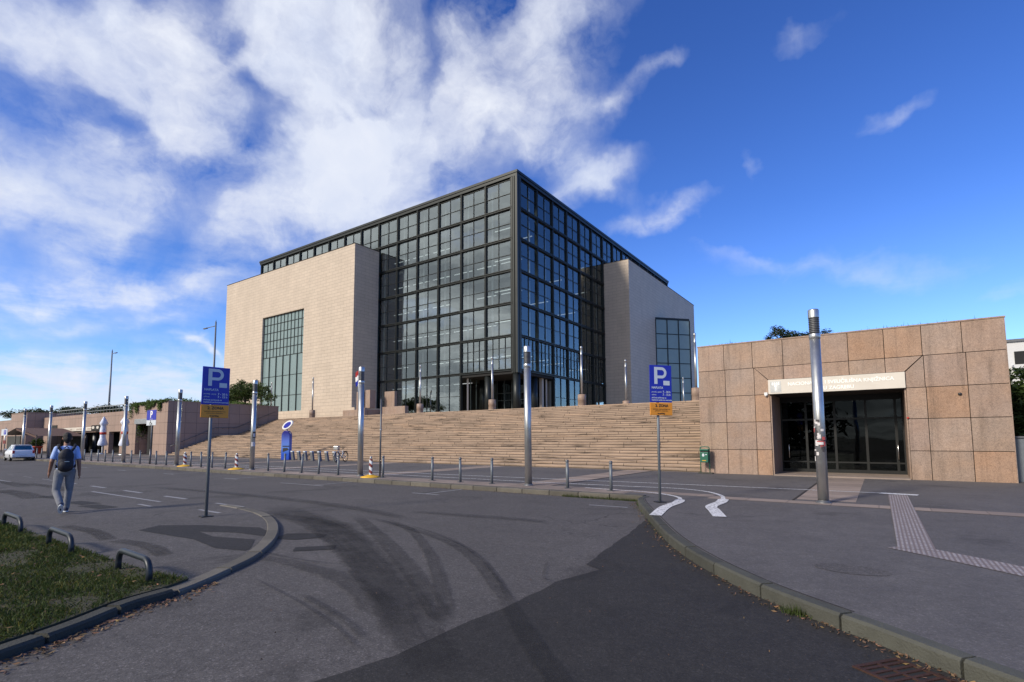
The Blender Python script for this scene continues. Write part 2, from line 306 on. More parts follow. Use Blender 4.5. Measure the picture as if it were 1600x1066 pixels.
# ------------------------------------------------------------------ mesh builder
class MB:
    def __init__(s): s.v, s.f, s.t, s.mi, s.sm, s.uv = [], [], [], [], [], {}
    def add(s, vs, fs, t=1.0, m=0, smooth=False):
        o = len(s.v); s.v += [tuple(float(c) for c in q) for q in vs]
        for f in fs:
            s.f.append([i+o for i in f]); s.t.append(t); s.mi.append(m); s.sm.append(smooth)
        return s
    def box(s, x0, x1, y0, y1, z0, z1, t=1.0, m=0, rot=None):
        vs = [(x0,y0,z0),(x1,y0,z0),(x1,y1,z0),(x0,y1,z0),(x0,y0,z1),(x1,y0,z1),(x1,y1,z1),(x0,y1,z1)]
        if rot is not None: vs = [tuple(rot @ Vector(q)) for q in vs]
        return s.add(vs, [(0,3,2,1),(4,5,6,7),(0,1,5,4),(1,2,6,5),(2,3,7,6),(3,0,4,7)], t, m)
    def ring(s, c, ax, r, n, ref=None):
        ax = Vector(ax).normalized()
        ref = Vector(ref) if ref is not None else (Vector((0,0,1)) if abs(ax.z) < .9 else Vector((1,0,0)))
        a = ax.cross(ref).normalized(); b = ax.cross(a).normalized(); c = Vector(c)
        return [c+a*(r*math.cos(2*math.pi*k/n))+b*(r*math.sin(2*math.pi*k/n)) for k in range(n)]
    def tube(s, pts, r, n=10, t=1.0, m=0, caps=True, closed=False):
        pts = [Vector(p) for p in pts]; rr = r if isinstance(r, (list, tuple)) else [r]*len(pts)
        vs = []; L = len(pts); x = None
        for i, p in enumerate(pts):
            a = pts[(i+1) % L] if (closed or i < L-1) else p
            b = pts[i-1] if (closed or i > 0) else p
            d = (a-b).normalized()
            if x is None: x = d.cross(Vector((0,0,1)) if abs(d.z) < .9 else Vector((1,0,0))).normalized()
            x = x-d*x.dot(d)
            x = x.normalized() if x.length > 1e-4 else d.orthogonal().normalized()
            y = d.cross(x).normalized()
            vs += [p+x*(rr[i]*math.cos(2*math.pi*k/n))+y*(rr[i]*math.sin(2*math.pi*k/n)) for k in range(n)]
        fs = []
        for i in range(L if closed else L-1):
            j = (i+1) % L
            for k in range(n):
                k2 = (k+1) % n
                fs.append((i*n+k, i*n+k2, j*n+k2, j*n+k))
        s.add(vs, fs, t, m, True)
        if caps and not closed:
            o = len(s.v)-len(vs)
            for ring, rev in ((range(n), True), (range((L-1)*n, L*n), False)):
                f = [o+i for i in ring]
                s.f.append(f[::-1] if rev else f); s.t.append(t); s.mi.append(m); s.sm.append(False)
        return s
    def cyl(s, x, y, z0, z1, r, r1=None, n=16, t=1.0, m=0):
        return s.tube([(x,y,z0),(x,y,z1)], [r, r if r1 is None else r1], n, t, m)
    def sph(s, c, rad, nu=12, nv=8, t=1.0, m=0, rot=None):
        if not isinstance(rad, (tuple, list)): rad = (rad,)*3
        vs = []
        for j in range(nv+1):
            th = math.pi*j/nv
            for i in range(nu):
                ph = 2*math.pi*i/nu
                q = Vector((rad[0]*math.sin(th)*math.cos(ph), rad[1]*math.sin(th)*math.sin(ph), rad[2]*math.cos(th)))
                if rot is not None: q = rot @ q
                vs.append(Vector(c)+q)
        fs = [(j*nu+i, (j+1)*nu+i, (j+1)*nu+(i+1)%nu, j*nu+(i+1)%nu) for j in range(nv) for i in range(nu)]
        return s.add(vs, fs, t, m, True)
    def prism(s, poly, z0, z1, t=1.0, m=0, top_only=False):
        n = len(poly); vs = [(x,y,z1) for x,y in poly]
        if top_only: return s.add(vs, [tuple(range(n))], t, m)
        vs += [(x,y,z0) for x,y in poly]
        fs = [tuple(range(n)), tuple(range(2*n-1, n-1, -1))]
        fs += [(i, n+i, n+(i+1)%n, (i+1)%n) for i in range(n)]
        return s.add(vs, fs, t, m)
    def extrude(s, poly, axis, a0, a1, t=1.0, m=0):
        """poly in the two other axes, extruded along axis (0 = x: poly is (y,z); 1 = y: poly is (x,z))"""
        n = len(poly)
        mk = (lambda q, a: (a, q[0], q[1])) if axis == 0 else (lambda q, a: (q[0], a, q[1]))
        vs = [mk(q, a0) for q in poly]+[mk(q, a1) for q in poly]
        fs = [tuple(range(n)), tuple(range(2*n-1, n-1, -1))]+[(i, (i+1)%n, n+(i+1)%n, n+i) for i in range(n)]
        return s.add(vs, fs, t, m)
    def lathe(s, prof, c=(0,0), n=20, t=1.0, m=0):
        vs = [(c[0]+r*math.cos(2*math.pi*k/n), c[1]+r*math.sin(2*math.pi*k/n), z) for r, z in prof for k in range(n)]
        fs = [(i*n+k, i*n+(k+1)%n, (i+1)*n+(k+1)%n, (i+1)*n+k) for i in range(len(prof)-1) for k in range(n)]
        return s.add(vs, fs, t, m, True)
    def xf(s, mat4):
        s.v = [tuple(mat4 @ Vector(q)) for q in s.v]; return s
    def build(s, name, mats, parent=None, off=None, smooth_angle=None, recalc=True, bevel=0.0):
        if not isinstance(mats, (list, tuple)): mats = [mats]
        me = bpy.data.meshes.new(name)
        vs = s.v if off is None else [(q[0]-off[0], q[1]-off[1], q[2]-off[2]) for q in s.v]
        me.from_pydata(vs, [], s.f)
        for mm in mats: me.materials.append(MT[mm] if isinstance(mm, str) else mm)
        me.polygons.foreach_set('material_index', s.mi)
        me.polygons.foreach_set('use_smooth', s.sm)
        ca = me.color_attributes.new('Col', 'FLOAT_COLOR', 'CORNER')
        arr = np.ones((len(me.loops), 4), dtype=np.float32); k = 0
        for f, t in zip(s.f, s.t):
            arr[k:k+len(f), :3] = t; k += len(f)
        ca.data.foreach_set('color', arr.ravel())
        if s.uv:
            ul = me.uv_layers.new(name='UVMap'); k = 0
            for i, f in enumerate(s.f):
                for j in range(len(f)): ul.data[k+j].uv = s.uv[i][j]
                k += len(f)
        if recalc:
            bm = bmesh.new(); bm.from_mesh(me); bmesh.ops.recalc_face_normals(bm, faces=bm.faces); bm.to_mesh(me); bm.free()
        me.update()
        o = bpy.data.objects.new(name, me); COL.objects.link(o)
        if parent is not None: o.parent = parent
        if bevel:
            b = o.modifiers.new('bevel', 'BEVEL'); b.width = bevel; b.segments = 2; b.limit_method = 'ANGLE'
        return o

def split_build(mb, name, mats, parent=None, **kw):
    """every loose piece of the builder becomes a part of its own"""
    par = list(range(len(mb.v)))
    def find(i):
        while par[i] != i: par[i] = par[par[i]]; i = par[i]
        return i
    for f in mb.f:
        for i in f[1:]: par[find(i)] = find(f[0])
    groups = {}
    for k, f in enumerate(mb.f): groups.setdefault(find(f[0]), []).append(k)
    out = []
    for ks in groups.values():
        b = MB(); idx = {}
        for k in ks:
            for i in mb.f[k]:
                if i not in idx: idx[i] = len(b.v); b.v.append(mb.v[i])
            b.f.append([idx[i] for i in mb.f[k]]); b.t.append(mb.t[k]); b.mi.append(mb.mi[k]); b.sm.append(mb.sm[k])
        out.append(b.build(name, mats, parent, **kw))
    return out
def tag(o, label=None, cat=None, group=None, kind=None):
    if label: o['label'] = label
    if cat: o['category'] = cat
    if group: o['group'] = group
    if kind: o['kind'] = kind
    return o
def thing(name, label, cat, loc=(0,0,0), rz=0.0, group=None):
    o = bpy.data.objects.new(name, None); COL.objects.link(o); o.empty_display_size = 0.3
    o.location = loc; o.rotation_euler = (0, 0, rz)
    return tag(o, label, cat, group)
def dup(root, loc, rz=0.0, label=None, group=None):
    r = root.copy(); COL.objects.link(r); r.location = loc; r.rotation_euler = (0, 0, rz)
    if label: r['label'] = label
    if group: r['group'] = group
    for ch in list(root.children):
        c = ch.copy(); COL.objects.link(c); c.parent = r
        for g in list(ch.children):
            d = g.copy(); COL.objects.link(d); d.parent = c
    return r
def struct(name, mb, mats, **kw):
    return tag(mb.build(name, mats, **kw), kind='structure')

def text_mb(mb, txt, size, mtx, ext=0.004, m=0, align='CENTER', bold=False, sx=1.0):
    cu = bpy.data.curves.new('lettering', 'FONT'); cu.body = txt; cu.size = size; cu.align_x = align; cu.align_y = 'CENTER'
    cu.extrude = ext; cu.resolution_u = 3
    if bold: cu.offset = size*0.025
    o = bpy.data.objects.new('lettering', cu); COL.objects.link(o)
    bpy.context.view_layer.update()
    me = o.evaluated_get(bpy.context.evaluated_depsgraph_get()).to_mesh()
    vs = [mtx @ Vector((q.co.x*sx, q.co.y, q.co.z)) for q in me.vertices]
    fs = [tuple(p.vertices) for p in me.polygons]
    mb.add(vs, fs, 1.0, m)
    o.to_mesh_clear(); bpy.data.objects.remove(o); bpy.data.curves.remove(cu)
UPRIGHT = Matrix.Rotation(math.pi/2, 4, 'X')      # text in the XZ plane, read from -Y
def at_text(x, y, z): return Matrix.Translation((x, y, z)) @ UPRIGHT

def smooth_curve(pts, n=6):
    out = []; P = [Vector((*p, 0)) if len(p) == 2 else Vector(p) for p in pts]
    for i in range(len(P)-1):
        p0 = P[i-1] if i else P[0]*2-P[1]; p1, p2 = P[i], P[i+1]; p3 = P[i+2] if i+2 < len(P) else P[-1]*2-P[-2]
        for k in range(n):
            t = k/n
            out.append(0.5*((2*p1)+(p2-p0)*t+(2*p0-5*p1+4*p2-p3)*t*t+(3*p1-p0-3*p2+p3)*t**3))
    out.append(P[-1]); return [(q.x, q.y) if len(pts[0]) == 2 else tuple(q) for q in out]
def offset_line(pts, d):
    out = []
    for i, p in enumerate(pts):
        a = pts[max(i-1, 0)]; b = pts[min(i+1, len(pts)-1)]
        dx, dy = b[0]-a[0], b[1]-a[1]; L = math.hypot(dx, dy) or 1
        out.append((p[0]-dy/L*d, p[1]+dx/L*d))
    return out
def resample(pts, step):
    out = [pts[0]]; acc = 0
    for a, b in zip(pts, pts[1:]):
        L = math.hypot(b[0]-a[0], b[1]-a[1]); s = step-acc
        while s <= L:
            out.append((a[0]+(b[0]-a[0])*s/L, a[1]+(b[1]-a[1])*s/L)); s += step
        acc = L-(s-step)
    return out
def strip(mb, pts, w, z, m=0, t=1.0, uv=False):
    ws = w if isinstance(w, (list, tuple)) else [w]*len(pts)
    L = []; Rr = []
    for i, p in enumerate(pts):
        a = pts[max(i-1, 0)]; b = pts[min(i+1, len(pts)-1)]
        dx, dy = b[0]-a[0], b[1]-a[1]; l = math.hypot(dx, dy) or 1
        L.append((p[0]-dy/l*ws[i]/2, p[1]+dx/l*ws[i]/2, z)); Rr.append((p[0]+dy/l*ws[i]/2, p[1]-dx/l*ws[i]/2, z))
    n = len(pts)
    for i in range(n-1):
        mb.add([L[i], Rr[i], Rr[i+1], L[i+1]], [(0,1,2,3)], t, m)
        if uv: mb.uv[len(mb.f)-1] = [(0, i/(n-1)), (1, i/(n-1)), (1, (i+1)/(n-1)), (0, (i+1)/(n-1))]
    return mb
# ------------------------------------------------------------------ ground, roads, pavements
PZ = 0.13
struct('ground', MB().prism([(-3000,-3000),(3000,-3000),(3000,3000),(-3000,3000)], 0, -0.03, top_only=True), 'earth')
struct('road', MB().prism([(-400,-120),(120,-120),(120,60),(-400,60)], 0, 0, top_only=True), 'asphalt')
right_kerb = [(-5.05,13.55),(-5.02,13.1),(-4.72,12.35),(-3.58,10.1),(-2.63,8.32),(-1.88,7.2),(-1.1,6.28),(-0.47,5.72),(-0.02,5.38),(0.36,5.05),(0.72,4.76),(1.6,4.1),(3.6,2.75),(8.0,0.4),(20.0,-4.0)]
rk = smooth_curve(right_kerb, 8)
pav = [(-260,13.6)]+[(-5.05,13.6)]+rk[1:]+[(60,-8),(60,70),(-260,70)]
struct('pavement', MB().prism(pav, 0.004, PZ, top_only=False), 'asphalt_walk')
def kerb_run(mb, pts, w, z, step, tone, gap=0.012, lean=0.0):
    P = resample(pts, 0.12); k = max(1, round(step/0.12)); out = offset_line(P, w)
    for i in range(0, len(P)-1, k):
        j = min(i+k, len(P)-1)
        if j-i < 2: continue
        t = tone*(0.75+0.5*random.random()); dz = random.uniform(-.006, .006)
        a, b = P[i:j+1], out[i:j+1]
        def sh(q, r_, f): return (q[0]+(r_[0]-q[0])*f, q[1]+(r_[1]-q[1])*f)
        L = math.hypot(a[1][0]-a[0][0], a[1][1]-a[0][1]) or .12
        a = [sh(a[0], a[1], gap/L)]+a[1:-1]+[sh(a[-1], a[-2], gap/L)]; b = [sh(b[0], b[1], gap/L)]+b[1:-1]+[sh(b[-1], b[-2], gap/L)]
        n = len(a); c = 0.022
        zt = z+dz
        ins = [sh(p, q, c/w) for p, q in zip(a, b)]; ins2 = [sh(p, q, 1-c/w) for p, q in zip(a, b)]
        vs = [(x,y,-.02) for x,y in a]+[(x,y,zt-c) for x,y in a]+[(x,y,zt) for x,y in ins]+[(x,y,zt) for x,y in ins2]+[(x,y,zt-c) for x,y in b]+[(x,y,-.02) for x,y in b]
        fs = []
        for q in range(n-1):
            for r_ in range(5):
                fs.append((r_*n+q, r_*n+q+1, (r_+1)*n+q+1, (r_+1)*n+q))
        fs += [tuple(r_*n for r_ in range(6)), tuple(r_*n+n-1 for r_ in range(5, -1, -1))]
        mb.add(vs, fs, t)
    return mb
mb = kerb_run(MB(), offset_line(rk, -0.16), 0.17, PZ+0.012, 1.0, 1.0)
struct('side_street_kerb', mb, 'kerb_green')
mb = kerb_run(MB(), [(-130,13.45),(-5.1,13.45)], 0.28, PZ+0.012, 1.0, 0.85)
struct('main_street_kerb', mb, 'kerb')
# paved stone bands set into the pavement
z1 = PZ+0.004
LAMPX = [-1.17, -9.55, -18.0, -26.5, -35.0, -43.1, -51.3, -59.6, -67.6]
mb = MB()
def slabs(mb, x0, x1, y0, y1, w, along='x', z=z1):
    q = x0 if along == 'x' else y0; end = x1 if along == 'x' else y1
    while q < end:
        e = min(q+w, end); t = 0.78+0.4*random.random()
        if along == 'x': mb.box(q+.006, e-.006, y0, y1, PZ-.02, z, t)
        else: mb.box(x0, x1, q+.012, e-.012, PZ-.02, z, t)
        q += w
slabs(mb, -110, -5.9, 13.86, 14.95, 1.0); slabs(mb, -5.9, -3.7, 14.35, 14.9, 0.6)
slabs(mb, -3.7, 40, 13.97, 14.55, 0.9)
for lx in LAMPX:
    slabs(mb, lx-.62, lx+.62, 14.97, 24.3, 0.42, 'y')
struct('stone_paving_band', mb, 'pink_paving')
mb = MB()
for lx in LAMPX[:1]:
    strip(mb, [(lx-.66,14.6),(lx-.66,22.4)], .05, z1+.004)
strip(mb, [(-3.4,13.93),(8,13.93)], .035, z1+.004); strip(mb, [(-8.85,14.97),(-8.85,24.3)], .05, z1+.004)
strip(mb, offset_line(rk[10:60], 0.03), .018, z1)
struct('pavement_joint', mb, 'joint')
# dark new asphalt laid in the side street
dk = [(-1.0,-30),(-3.6,-2),(-3.25,2.3),(-3.12,2.9),(-3.15,3.5),(-3.10,4.4),(-3.15,5.4),(-3.0,6.2),(-3.24,6.35),(-3.38,7.0),(-3.52,7.83),(-3.75,9.2),(-4.1,10.9)]
dks = []
for a, b in zip(dk, dk[1:]):
    n = max(1, int(math.hypot(a[0]-b[0], a[1]-b[1])/0.18))
    for k in range(n): dks.append((a[0]+(b[0]-a[0])*k/n+random.uniform(-.018,.018), a[1]+(b[1]-a[1])*k/n))
mb = MB()
rk2 = [p for p in offset_line(rk, -0.13)]
east = [p for p in rk2 if p[1] < 11.0]
poly = dks+[(-4.12,11.0)]+east+[(20,-30)]
struct('new_asphalt_strip', mb.prism(poly, 0, 0.004, top_only=True), 'asphalt_new')
# tyre marks swept through the junction
mb = MB()
def GND(x, y):
    d = ray(x, y); q = CAM-d*CAM[2]/d[2]; return (q[0], q[1])
marks = [([(480,800),(535,838),(580,880),(622,930),(655,990),(690,1060)], [.7,.95,.85,.75,.6,.5]),
         ([(430,790),(520,832),(570,880),(610,935),(628,1000)], [.9,.8,.7,.55,.4]),
         ([(556,806),(600,845),(640,890),(672,940),(694,972)], [.3,.34,.34,.32,.26]),
         ([(600,812),(640,828),(668,860),(682,892),(692,928),(702,965)], [.2,.22,.22,.24,.24,.22]),
         ([(575,809),(647,829),(706,850),(749,882),(778,920),(800,945)], [.16,.2,.24,.24,.22,.2]),
         ([(640,822),(700,842),(745,868),(775,900),(797,938)], [.08,.1,.1,.1,.1]),
         ([(790,938),(829,1004),(862,1050),(900,1100)], [.24,.26,.26,.26]),
         ([(398,871),(440,878),(481,888),(530,903),(575,930),(600,960)], [.2,.3,.34,.38,.45,.5]),
         ([(400,862),(470,876),(530,884)], [.08,.08,.06]),
         ([(395,905),(465,941),(523,980),(558,1014)], [.05,.06,.06,.06]),
         ([(470,930),(530,965),(570,1000)], [.1,.1,.1]),
         ([(300,795),(380,800),(470,812),(560,825)], [.5,.6,.6,.5]),
         ([(640,800),(720,806),(800,812),(860,818)], [.3,.4,.4,.3]),
         ([(240,762),(360,772),(520,790),(640,812)], [.5,.5,.5,.4]),
         ([(855,880),(850,905),(870,912)], [.05,.05,.05])]
marks = [([GND(*q) for q in p_], w_) for p_, w_ in marks]
for i, (p, w) in enumerate(marks):
    ps = smooth_curve(p, 8); ws = list(np.interp(np.linspace(0, 1, len(ps)), np.linspace(0, 1, len(w)), w))
    strip(mb, ps, ws, 0.009+0.0012*i, uv=True)
struct('tyre_mark', mb, 'tyre_mark', recalc=False)
mb = MB()
strip(mb, [(-8.55,5.25),(-8.2,5.45),(-7.9,5.7)], [.45,.6,.25], 0.006); strip(mb, [(-7.35,4.75),(-6.95,5.2)], .30, 0.006)
struct('road_patch', mb, 'patch')
# ---------------- left traffic island
isl = [(-3.0,-9.0),(-4.6,-2.0),(-5.25,0.4),(-5.55,1.15),(-5.8,1.68),(-6.12,2.2),(-6.3,2.78),(-6.77,3.5),(-7.22,4.08),(-8.0,4.78),(-8.8,5.35),(-9.85,5.95),(-11.0,6.42),(-12.2,6.68),(-13.4,6.77),(-15.5,6.78),(-22,6.82),(-31,7.0),(-60,7.4),(-130,8.2)]
il = smooth_curve(isl, 6)
IZ = 0.05
struct('traffic_island', MB().prism(il[::-1]+[(-3,-40),(-130,-40)], 0.003, IZ), 'asphalt_island')
k0 = next(i for i, p in enumerate(il) if p[1] > 2.6); k1 = next(i for i, p in enumerate(il) if p[0] < -13.2)
struct('island_kerb', kerb_run(MB(), offset_line(il[k0:k1+1], -0.03), 0.21, IZ+0.012, 0.9, 1.0), 'kerb')
struct('grass_kerb', kerb_run(MB(), offset_line(il[:k0+1], -0.04), 0.16, IZ+0.035, 0.7, 0.62, 0.02), 'kerb_green')
mb = MB()
for x, y in ((-17.0,4.9),(-15.7,4.85),(-19.4,4.95)): strip(mb, [(x-.55,y-.05),(x+.55,y+.05)], .42, IZ+.004)
pp = [(-10.95,4.0),(-11.25,4.45),(-10.6,4.92),(-9.4,5.38),(-8.75,5.2),(-8.45,4.95),(-9.3,4.85),(-9.9,4.55),(-9.2,4.45),(-8.35,4.7),(-7.75,4.3),(-7.62,4.15),(-8.2,4.0),(-9.2,4.15)]
mb.prism(pp, 0, IZ+.004, top_only=True)
struct('island_patch', mb, 'patch')
mb = MB()
for i, (x, y, l, w) in enumerate(((-21.5,4.6,4.5,.7),(-24,5.9,5,.5),(-27,5.5,5,.6),(-9.2,3.4,2.0,.3),(-11.5,3.4,2.5,.3))):
    strip(mb, smooth_curve([(x-l/2,y),(x,y+.1),(x+l/2,y-.05)], 6), w, IZ+.006+.001*i, uv=True)
struct('island_stain', mb, 'stain', recalc=False)
# ---------------- painted lines
mb = MB()
zl = PZ+0.009
strip(mb, smooth_curve([(-110,16.75),(-60,16.8),(-19.3,17.08),(-11.2,17.35),(-5.6,17.6),(-0.9,17.72),(0.0,17.7)], 8), .11, zl)
strip(mb, smooth_curve([(-110,15.75),(-40,15.8),(-18,15.85),(-10.2,15.85),(-6.7,16.0),(-5.2,16.1),(-4.2,15.65),(-3.55,14.75),(-3.25,13.75)], 8), .10, zl)
strip(mb, smooth_curve([(-7.6,14.82),(-6.5,14.68),(-5.35,14.5),(-4.45,13.85),(-4.1,13.1)], 8), .10, zl)
struct('cycle_lane_line', mb, 'paint')
mb = MB()
strip(mb, smooth_curve([(-4.14,13.2),(-4.02,12.6),(-3.98,11.6),(-3.72,10.25)], 6), [.14]+[.24]*17+[.24], zl+.004)
strip(mb, smooth_curve([(-3.28,13.9),(-3.18,13.2),(-3.17,12.3),(-2.93,11.6),(-2.62,10.75)], 6), [.16]+[.25]*24, zl+.004)
strip(mb, [(-.08,17.68),(.74,17.55)], .34, zl+.004)
struct('path_end_marking', mb, 'paint')
mb = MB()
strip(mb, [(-19.0,11.62),(-17.4,11.65)][::-1], .1, .012)
for x in (-17.0,-11.4,-22.9,-28.8,-34.7,-40.6):
    strip(mb, [(x-.55,11.7),(x+.55,11.7)], .1, .007); strip(mb, [(x,11.75),(x,13.4)], .1, .0075)
strip(mb, [(-6.05,12.0),(-5.05,12.05)], .1, .007)
for i in range(9): strip(mb, [(-13.0-3.1*i,6.98+.03*i),(-14.4-3.1*i,6.99+.03*i)], .12, .007)
struct('parking_mark', mb, 'paint_worn')
mb = MB()
for x0, x1, y in ((-13.0,-12.0,5.95),(-15.4,-14.6,5.6),(-20.5,-15.5,6.15),(-34,-28,5.8)):
    strip(mb, [(x0,y),(x1,y-.02)], .09, IZ+.005)
struct('island_marking', mb, 'paint_worn')
mb = MB(); strip(mb, [(.30,17.38),(.33,9.1)], .42, zl); strip(mb, [(.16,9.25),(.9,8.62),(1.7,7.9),(3.6,6.4),(8,3)], .5, zl-.002)
struct('tactile_paving', mb, 'tactile')
struct('pavement_patch', MB().prism([(-.35+.38*math.cos(a), 7.35+.25*math.sin(a)) for a in np.linspace(0, 6.2, 16)], 0, PZ+.004, top_only=True), 'asphalt_island')
# ---------------- grass bed and litter
gp = [p for p in offset_line(il, 0.16) if p[1] < 2.95]
gpoly = gp+[(-6.6,2.88),(-7.3,2.83),(-8.4,2.80),(-10,2.79),(-12.6,2.83),(-14.5,2.8),(-40,3.0),(-40,-9)]
struct('grass_soil', MB().prism(gpoly[::-1], IZ, IZ+.03), 'soil')
def inside(x, y, poly):
    c = False; j = len(poly)-1
    for i in range(len(poly)):
        if (poly[i][1] > y) != (poly[j][1] > y) and x < (poly[j][0]-poly[i][0])*(y-poly[i][1])/(poly[j][1]-poly[i][1])+poly[i][0]: c = not c
        j = i
    return c
def patchn(x, y):
    return math.sin(x*1.7+1.3*math.sin(y*2.1))*math.sin(y*2.6+1.1*math.sin(x*1.3))+.5*math.sin(x*5.1+y*3.7)*math.sin(y*6.3-x*2.2)
mb = MB(); rg = random.Random(3); cnt = 0
while cnt < 74000:
    x = -5.3-rg.random()**1.35*15; y = rg.uniform(.2, 2.95)
    if not inside(x, y, gpoly): continue
    pn = patchn(x, y)
    edge = min(1, max(0, (2.9-y)/.12))
    if pn < -.45 and rg.random() < .75: cnt += .3; continue
    h = rg.uniform(.015, .055)*(1.15 if pn > .2 else .8); a = rg.uniform(0, 6.28); w = rg.uniform(.003, .006)*(1+max(0, -x-8)*.12)
    dx, dy = math.cos(a)*w, math.sin(a)*w; lx, ly = rg.gauss(0, .03), rg.gauss(0, .03)
    t = rg.uniform(.65, 1.35); tc = (t, t, t) if rg.random() > .16 else (t*1.9, t*1.15, t*.9)
    mb.add([(x-dx,y-dy,IZ+.028),(x+dx,y+dy,IZ+.028),(x+lx*.5+dx*.7,y+ly*.5+dy*.7,IZ+.03+h*.6),(x+lx,y+ly,IZ+.03+h),(x+lx*.5-dx*.7,y+ly*.5-dy*.7,IZ+.03+h*.6)], [(0,1,2,3,4)], tc)
    cnt += 1
tag(mb.build('grass', 'grass', recalc=False), 'short mown grass with dry patches on the island corner', 'grass', kind='stuff')
mb = MB()
def leaf_at(mb, x, y, z, s):
    a = rg.uniform(0, 6.28); c, sn = math.cos(a), math.sin(a); t = rg.uniform(.5, 2.2); tc = (t, t*rg.uniform(.8, 1.15), t*rg.uniform(.7, 1.2))
    q = [(-s,0),(-.2*s,-.35*s),(s,-.05*s),(.1*s,.4*s)]
    mb.add([(x+u*c-v*sn, y+u*sn+v*c, z+rg.uniform(.001,.02)) for u, v in q], [(0,1,2,3)], tc)
for _ in range(700):
    i = rg.randrange(0, len(rk2)-1); p = rk2[i]; f = rg.random(); q = rk2[i+1]
    x = p[0]+(q[0]-p[0])*f; y = p[1]+(q[1]-p[1])*f
    if -1 < y < 13: d = abs(rg.gauss(0, .10)); leaf_at(mb, x-.04-d*.8, y-d*.6, .006, rg.uniform(.006, .028))
gk = [p for p in offset_line(il, -.07) if -1 < p[1] < 3.2]
for _ in range(520):
    i = rg.randrange(0, len(gk)-1); p, q = gk[i], gk[i+1]; f = rg.random(); d = abs(rg.gauss(0, .12))
    leaf_at(mb, p[0]+(q[0]-p[0])*f+d, p[1]+(q[1]-p[1])*f-d*.2, .004, rg.uniform(.008, .035))
for _ in range(260):
    x = rg.uniform(-12, -5.4); y = rg.uniform(.4, 2.8)
    if inside(x, y, gpoly): leaf_at(mb, x, y, IZ+.05, rg.uniform(.012, .035))
for _ in range(420):
    leaf_at(mb, rg.uniform(-9, 1.2), rg.uniform(1.6, 9), .008, rg.uniform(.003, .009))
for _ in range(200):
    leaf_at(mb, rg.uniform(-14, -5.2), 13.42-abs(rg.gauss(0, .06)), .004, rg.uniform(.01, .03))
tag(mb.build('leaf_litter', 'litter', recalc=False), 'dry leaves and grit along the kerbs', 'leaf litter', kind='stuff')
mb = MB()
for _ in range(2200):
    if rg.random() < .55: x, y = rg.uniform(-7.6, -5.2), 13.40-abs(rg.gauss(0, .035))
    elif rg.random() < .5: x, y = rg.gauss(-.62, .12), rg.gauss(5.70, .05); 
    else:
        i = rg.randrange(4, 30); p = rk2[i]; x, y = p[0]+rg.gauss(0, .03), p[1]+rg.gauss(0, .05)
    a = rg.uniform(0, 6.28); h = rg.uniform(.02, .11)
    mb.add([(x-.004*math.cos(a),y-.004*math.sin(a),0),(x+.004*math.cos(a),y+.004*math.sin(a),0),(x+rg.gauss(0,.03),y+rg.gauss(0,.03),h)], [(0,1,2)], rg.uniform(.6,1.2))
tag(mb.build('kerb_weeds', 'grass', recalc=False), 'weeds growing in the gutter of the kerb', 'weeds', kind='stuff')
# ------------------------------------------------------------------ stairs and upper terrace
HZ = 4.2; RI = (HZ-PZ)/28; TR = 0.36; SY = 24.4
prof = [(SY, -.05)]
y, z = SY, PZ
for f in range(2):
    for k in range(14):
        z += RI; prof.append((y, z)); 
        y += TR if k < 13 else (2.3 if f == 0 else 0)
        prof.append((y, z)) if not (f == 1 and k == 13) else None
YT = y
prof += [(YT+.6, HZ), (YT+.6, -.05)]
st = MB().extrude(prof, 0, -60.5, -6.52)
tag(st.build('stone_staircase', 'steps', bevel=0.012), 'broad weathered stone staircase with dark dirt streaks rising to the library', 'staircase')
struct('upper_terrace', MB().box(-62.5, 3.4, YT+.6, 190, 0.0, HZ).box(-260, -62.5, 30.5, 190, 0, HZ), 'plaza')

# ------------------------------------------------------------------ library
XC, YC = -32.78, 48.0
lib = thing('library', 'glass cube library with pale stone blocks on both sides above the staircase', 'library', (XC, YC, HZ))
LO = (XC, YC, HZ)
ROWS = [9.45, 13.35, 17.1, 20.9, 24.65, 28.3, 31.85]
TOPZ = 32.55
def bx_l(k): return XC-.72-3.78*k
def by_r(k): return YC+.65+3.69*k
rgp = random.Random(11)
def glazed(face, k, z0, z1, nu, nv, glass='glass_left'):
    """one bay of curtain wall: panes and thin glazing bars"""
    mb = MB()
    a0, a1 = (bx_l(k+1), bx_l(k)) if face == 'L' else (by_r(k), by_r(k+1))
    a0 += .115; a1 -= .115; z0 += .12; z1 -= .12
    def P(a, d, z): return (a, YC+d, z) if face == 'L' else (XC-d, a, z)
    for i in range(nu):
        for j in range(nv):
            u0, u1 = a0+(a1-a0)*i/nu, a0+(a1-a0)*(i+1)/nu; v0, v1 = z0+(z1-z0)*j/nv, z0+(z1-z0)*(j+1)/nv
            tl = [rgp.gauss(0, .0045) for _ in range(3)]
            mb.add([P(u0,.10+tl[0],v0),P(u1,.10+tl[1],v0),P(u1,.10+tl[1]+tl[2],v1),P(u0,.10+tl[0]+tl[2],v1)], [(0,1,2,3)], 1.0, 0)
    def bar(u0, u1, v0, v1):
        p, q = P(u0, .02, v0), P(u1, .17, v1)
        mb.box(min(p[0],q[0]), max(p[0],q[0]), min(p[1],q[1]), max(p[1],q[1]), v0, v1, 1.0, 1)
    for i in range(nu+1):
        u = a0+(a1-a0)*i/nu; bar(u-.024, u+.024, z0, z1)
    for j in range(nv+1):
        v = z0+(z1-z0)*j/nv
        for i in range(nu):
            bar(a0+(a1-a0)*i/nu+.024, a0+(a1-a0)*(i+1)/nu-.024, v-.022, v+.022)
    mb.build('glazed_bay', [glass if face == 'L' else 'glass_right', 'steel'], lib, off=LO, recalc=False)
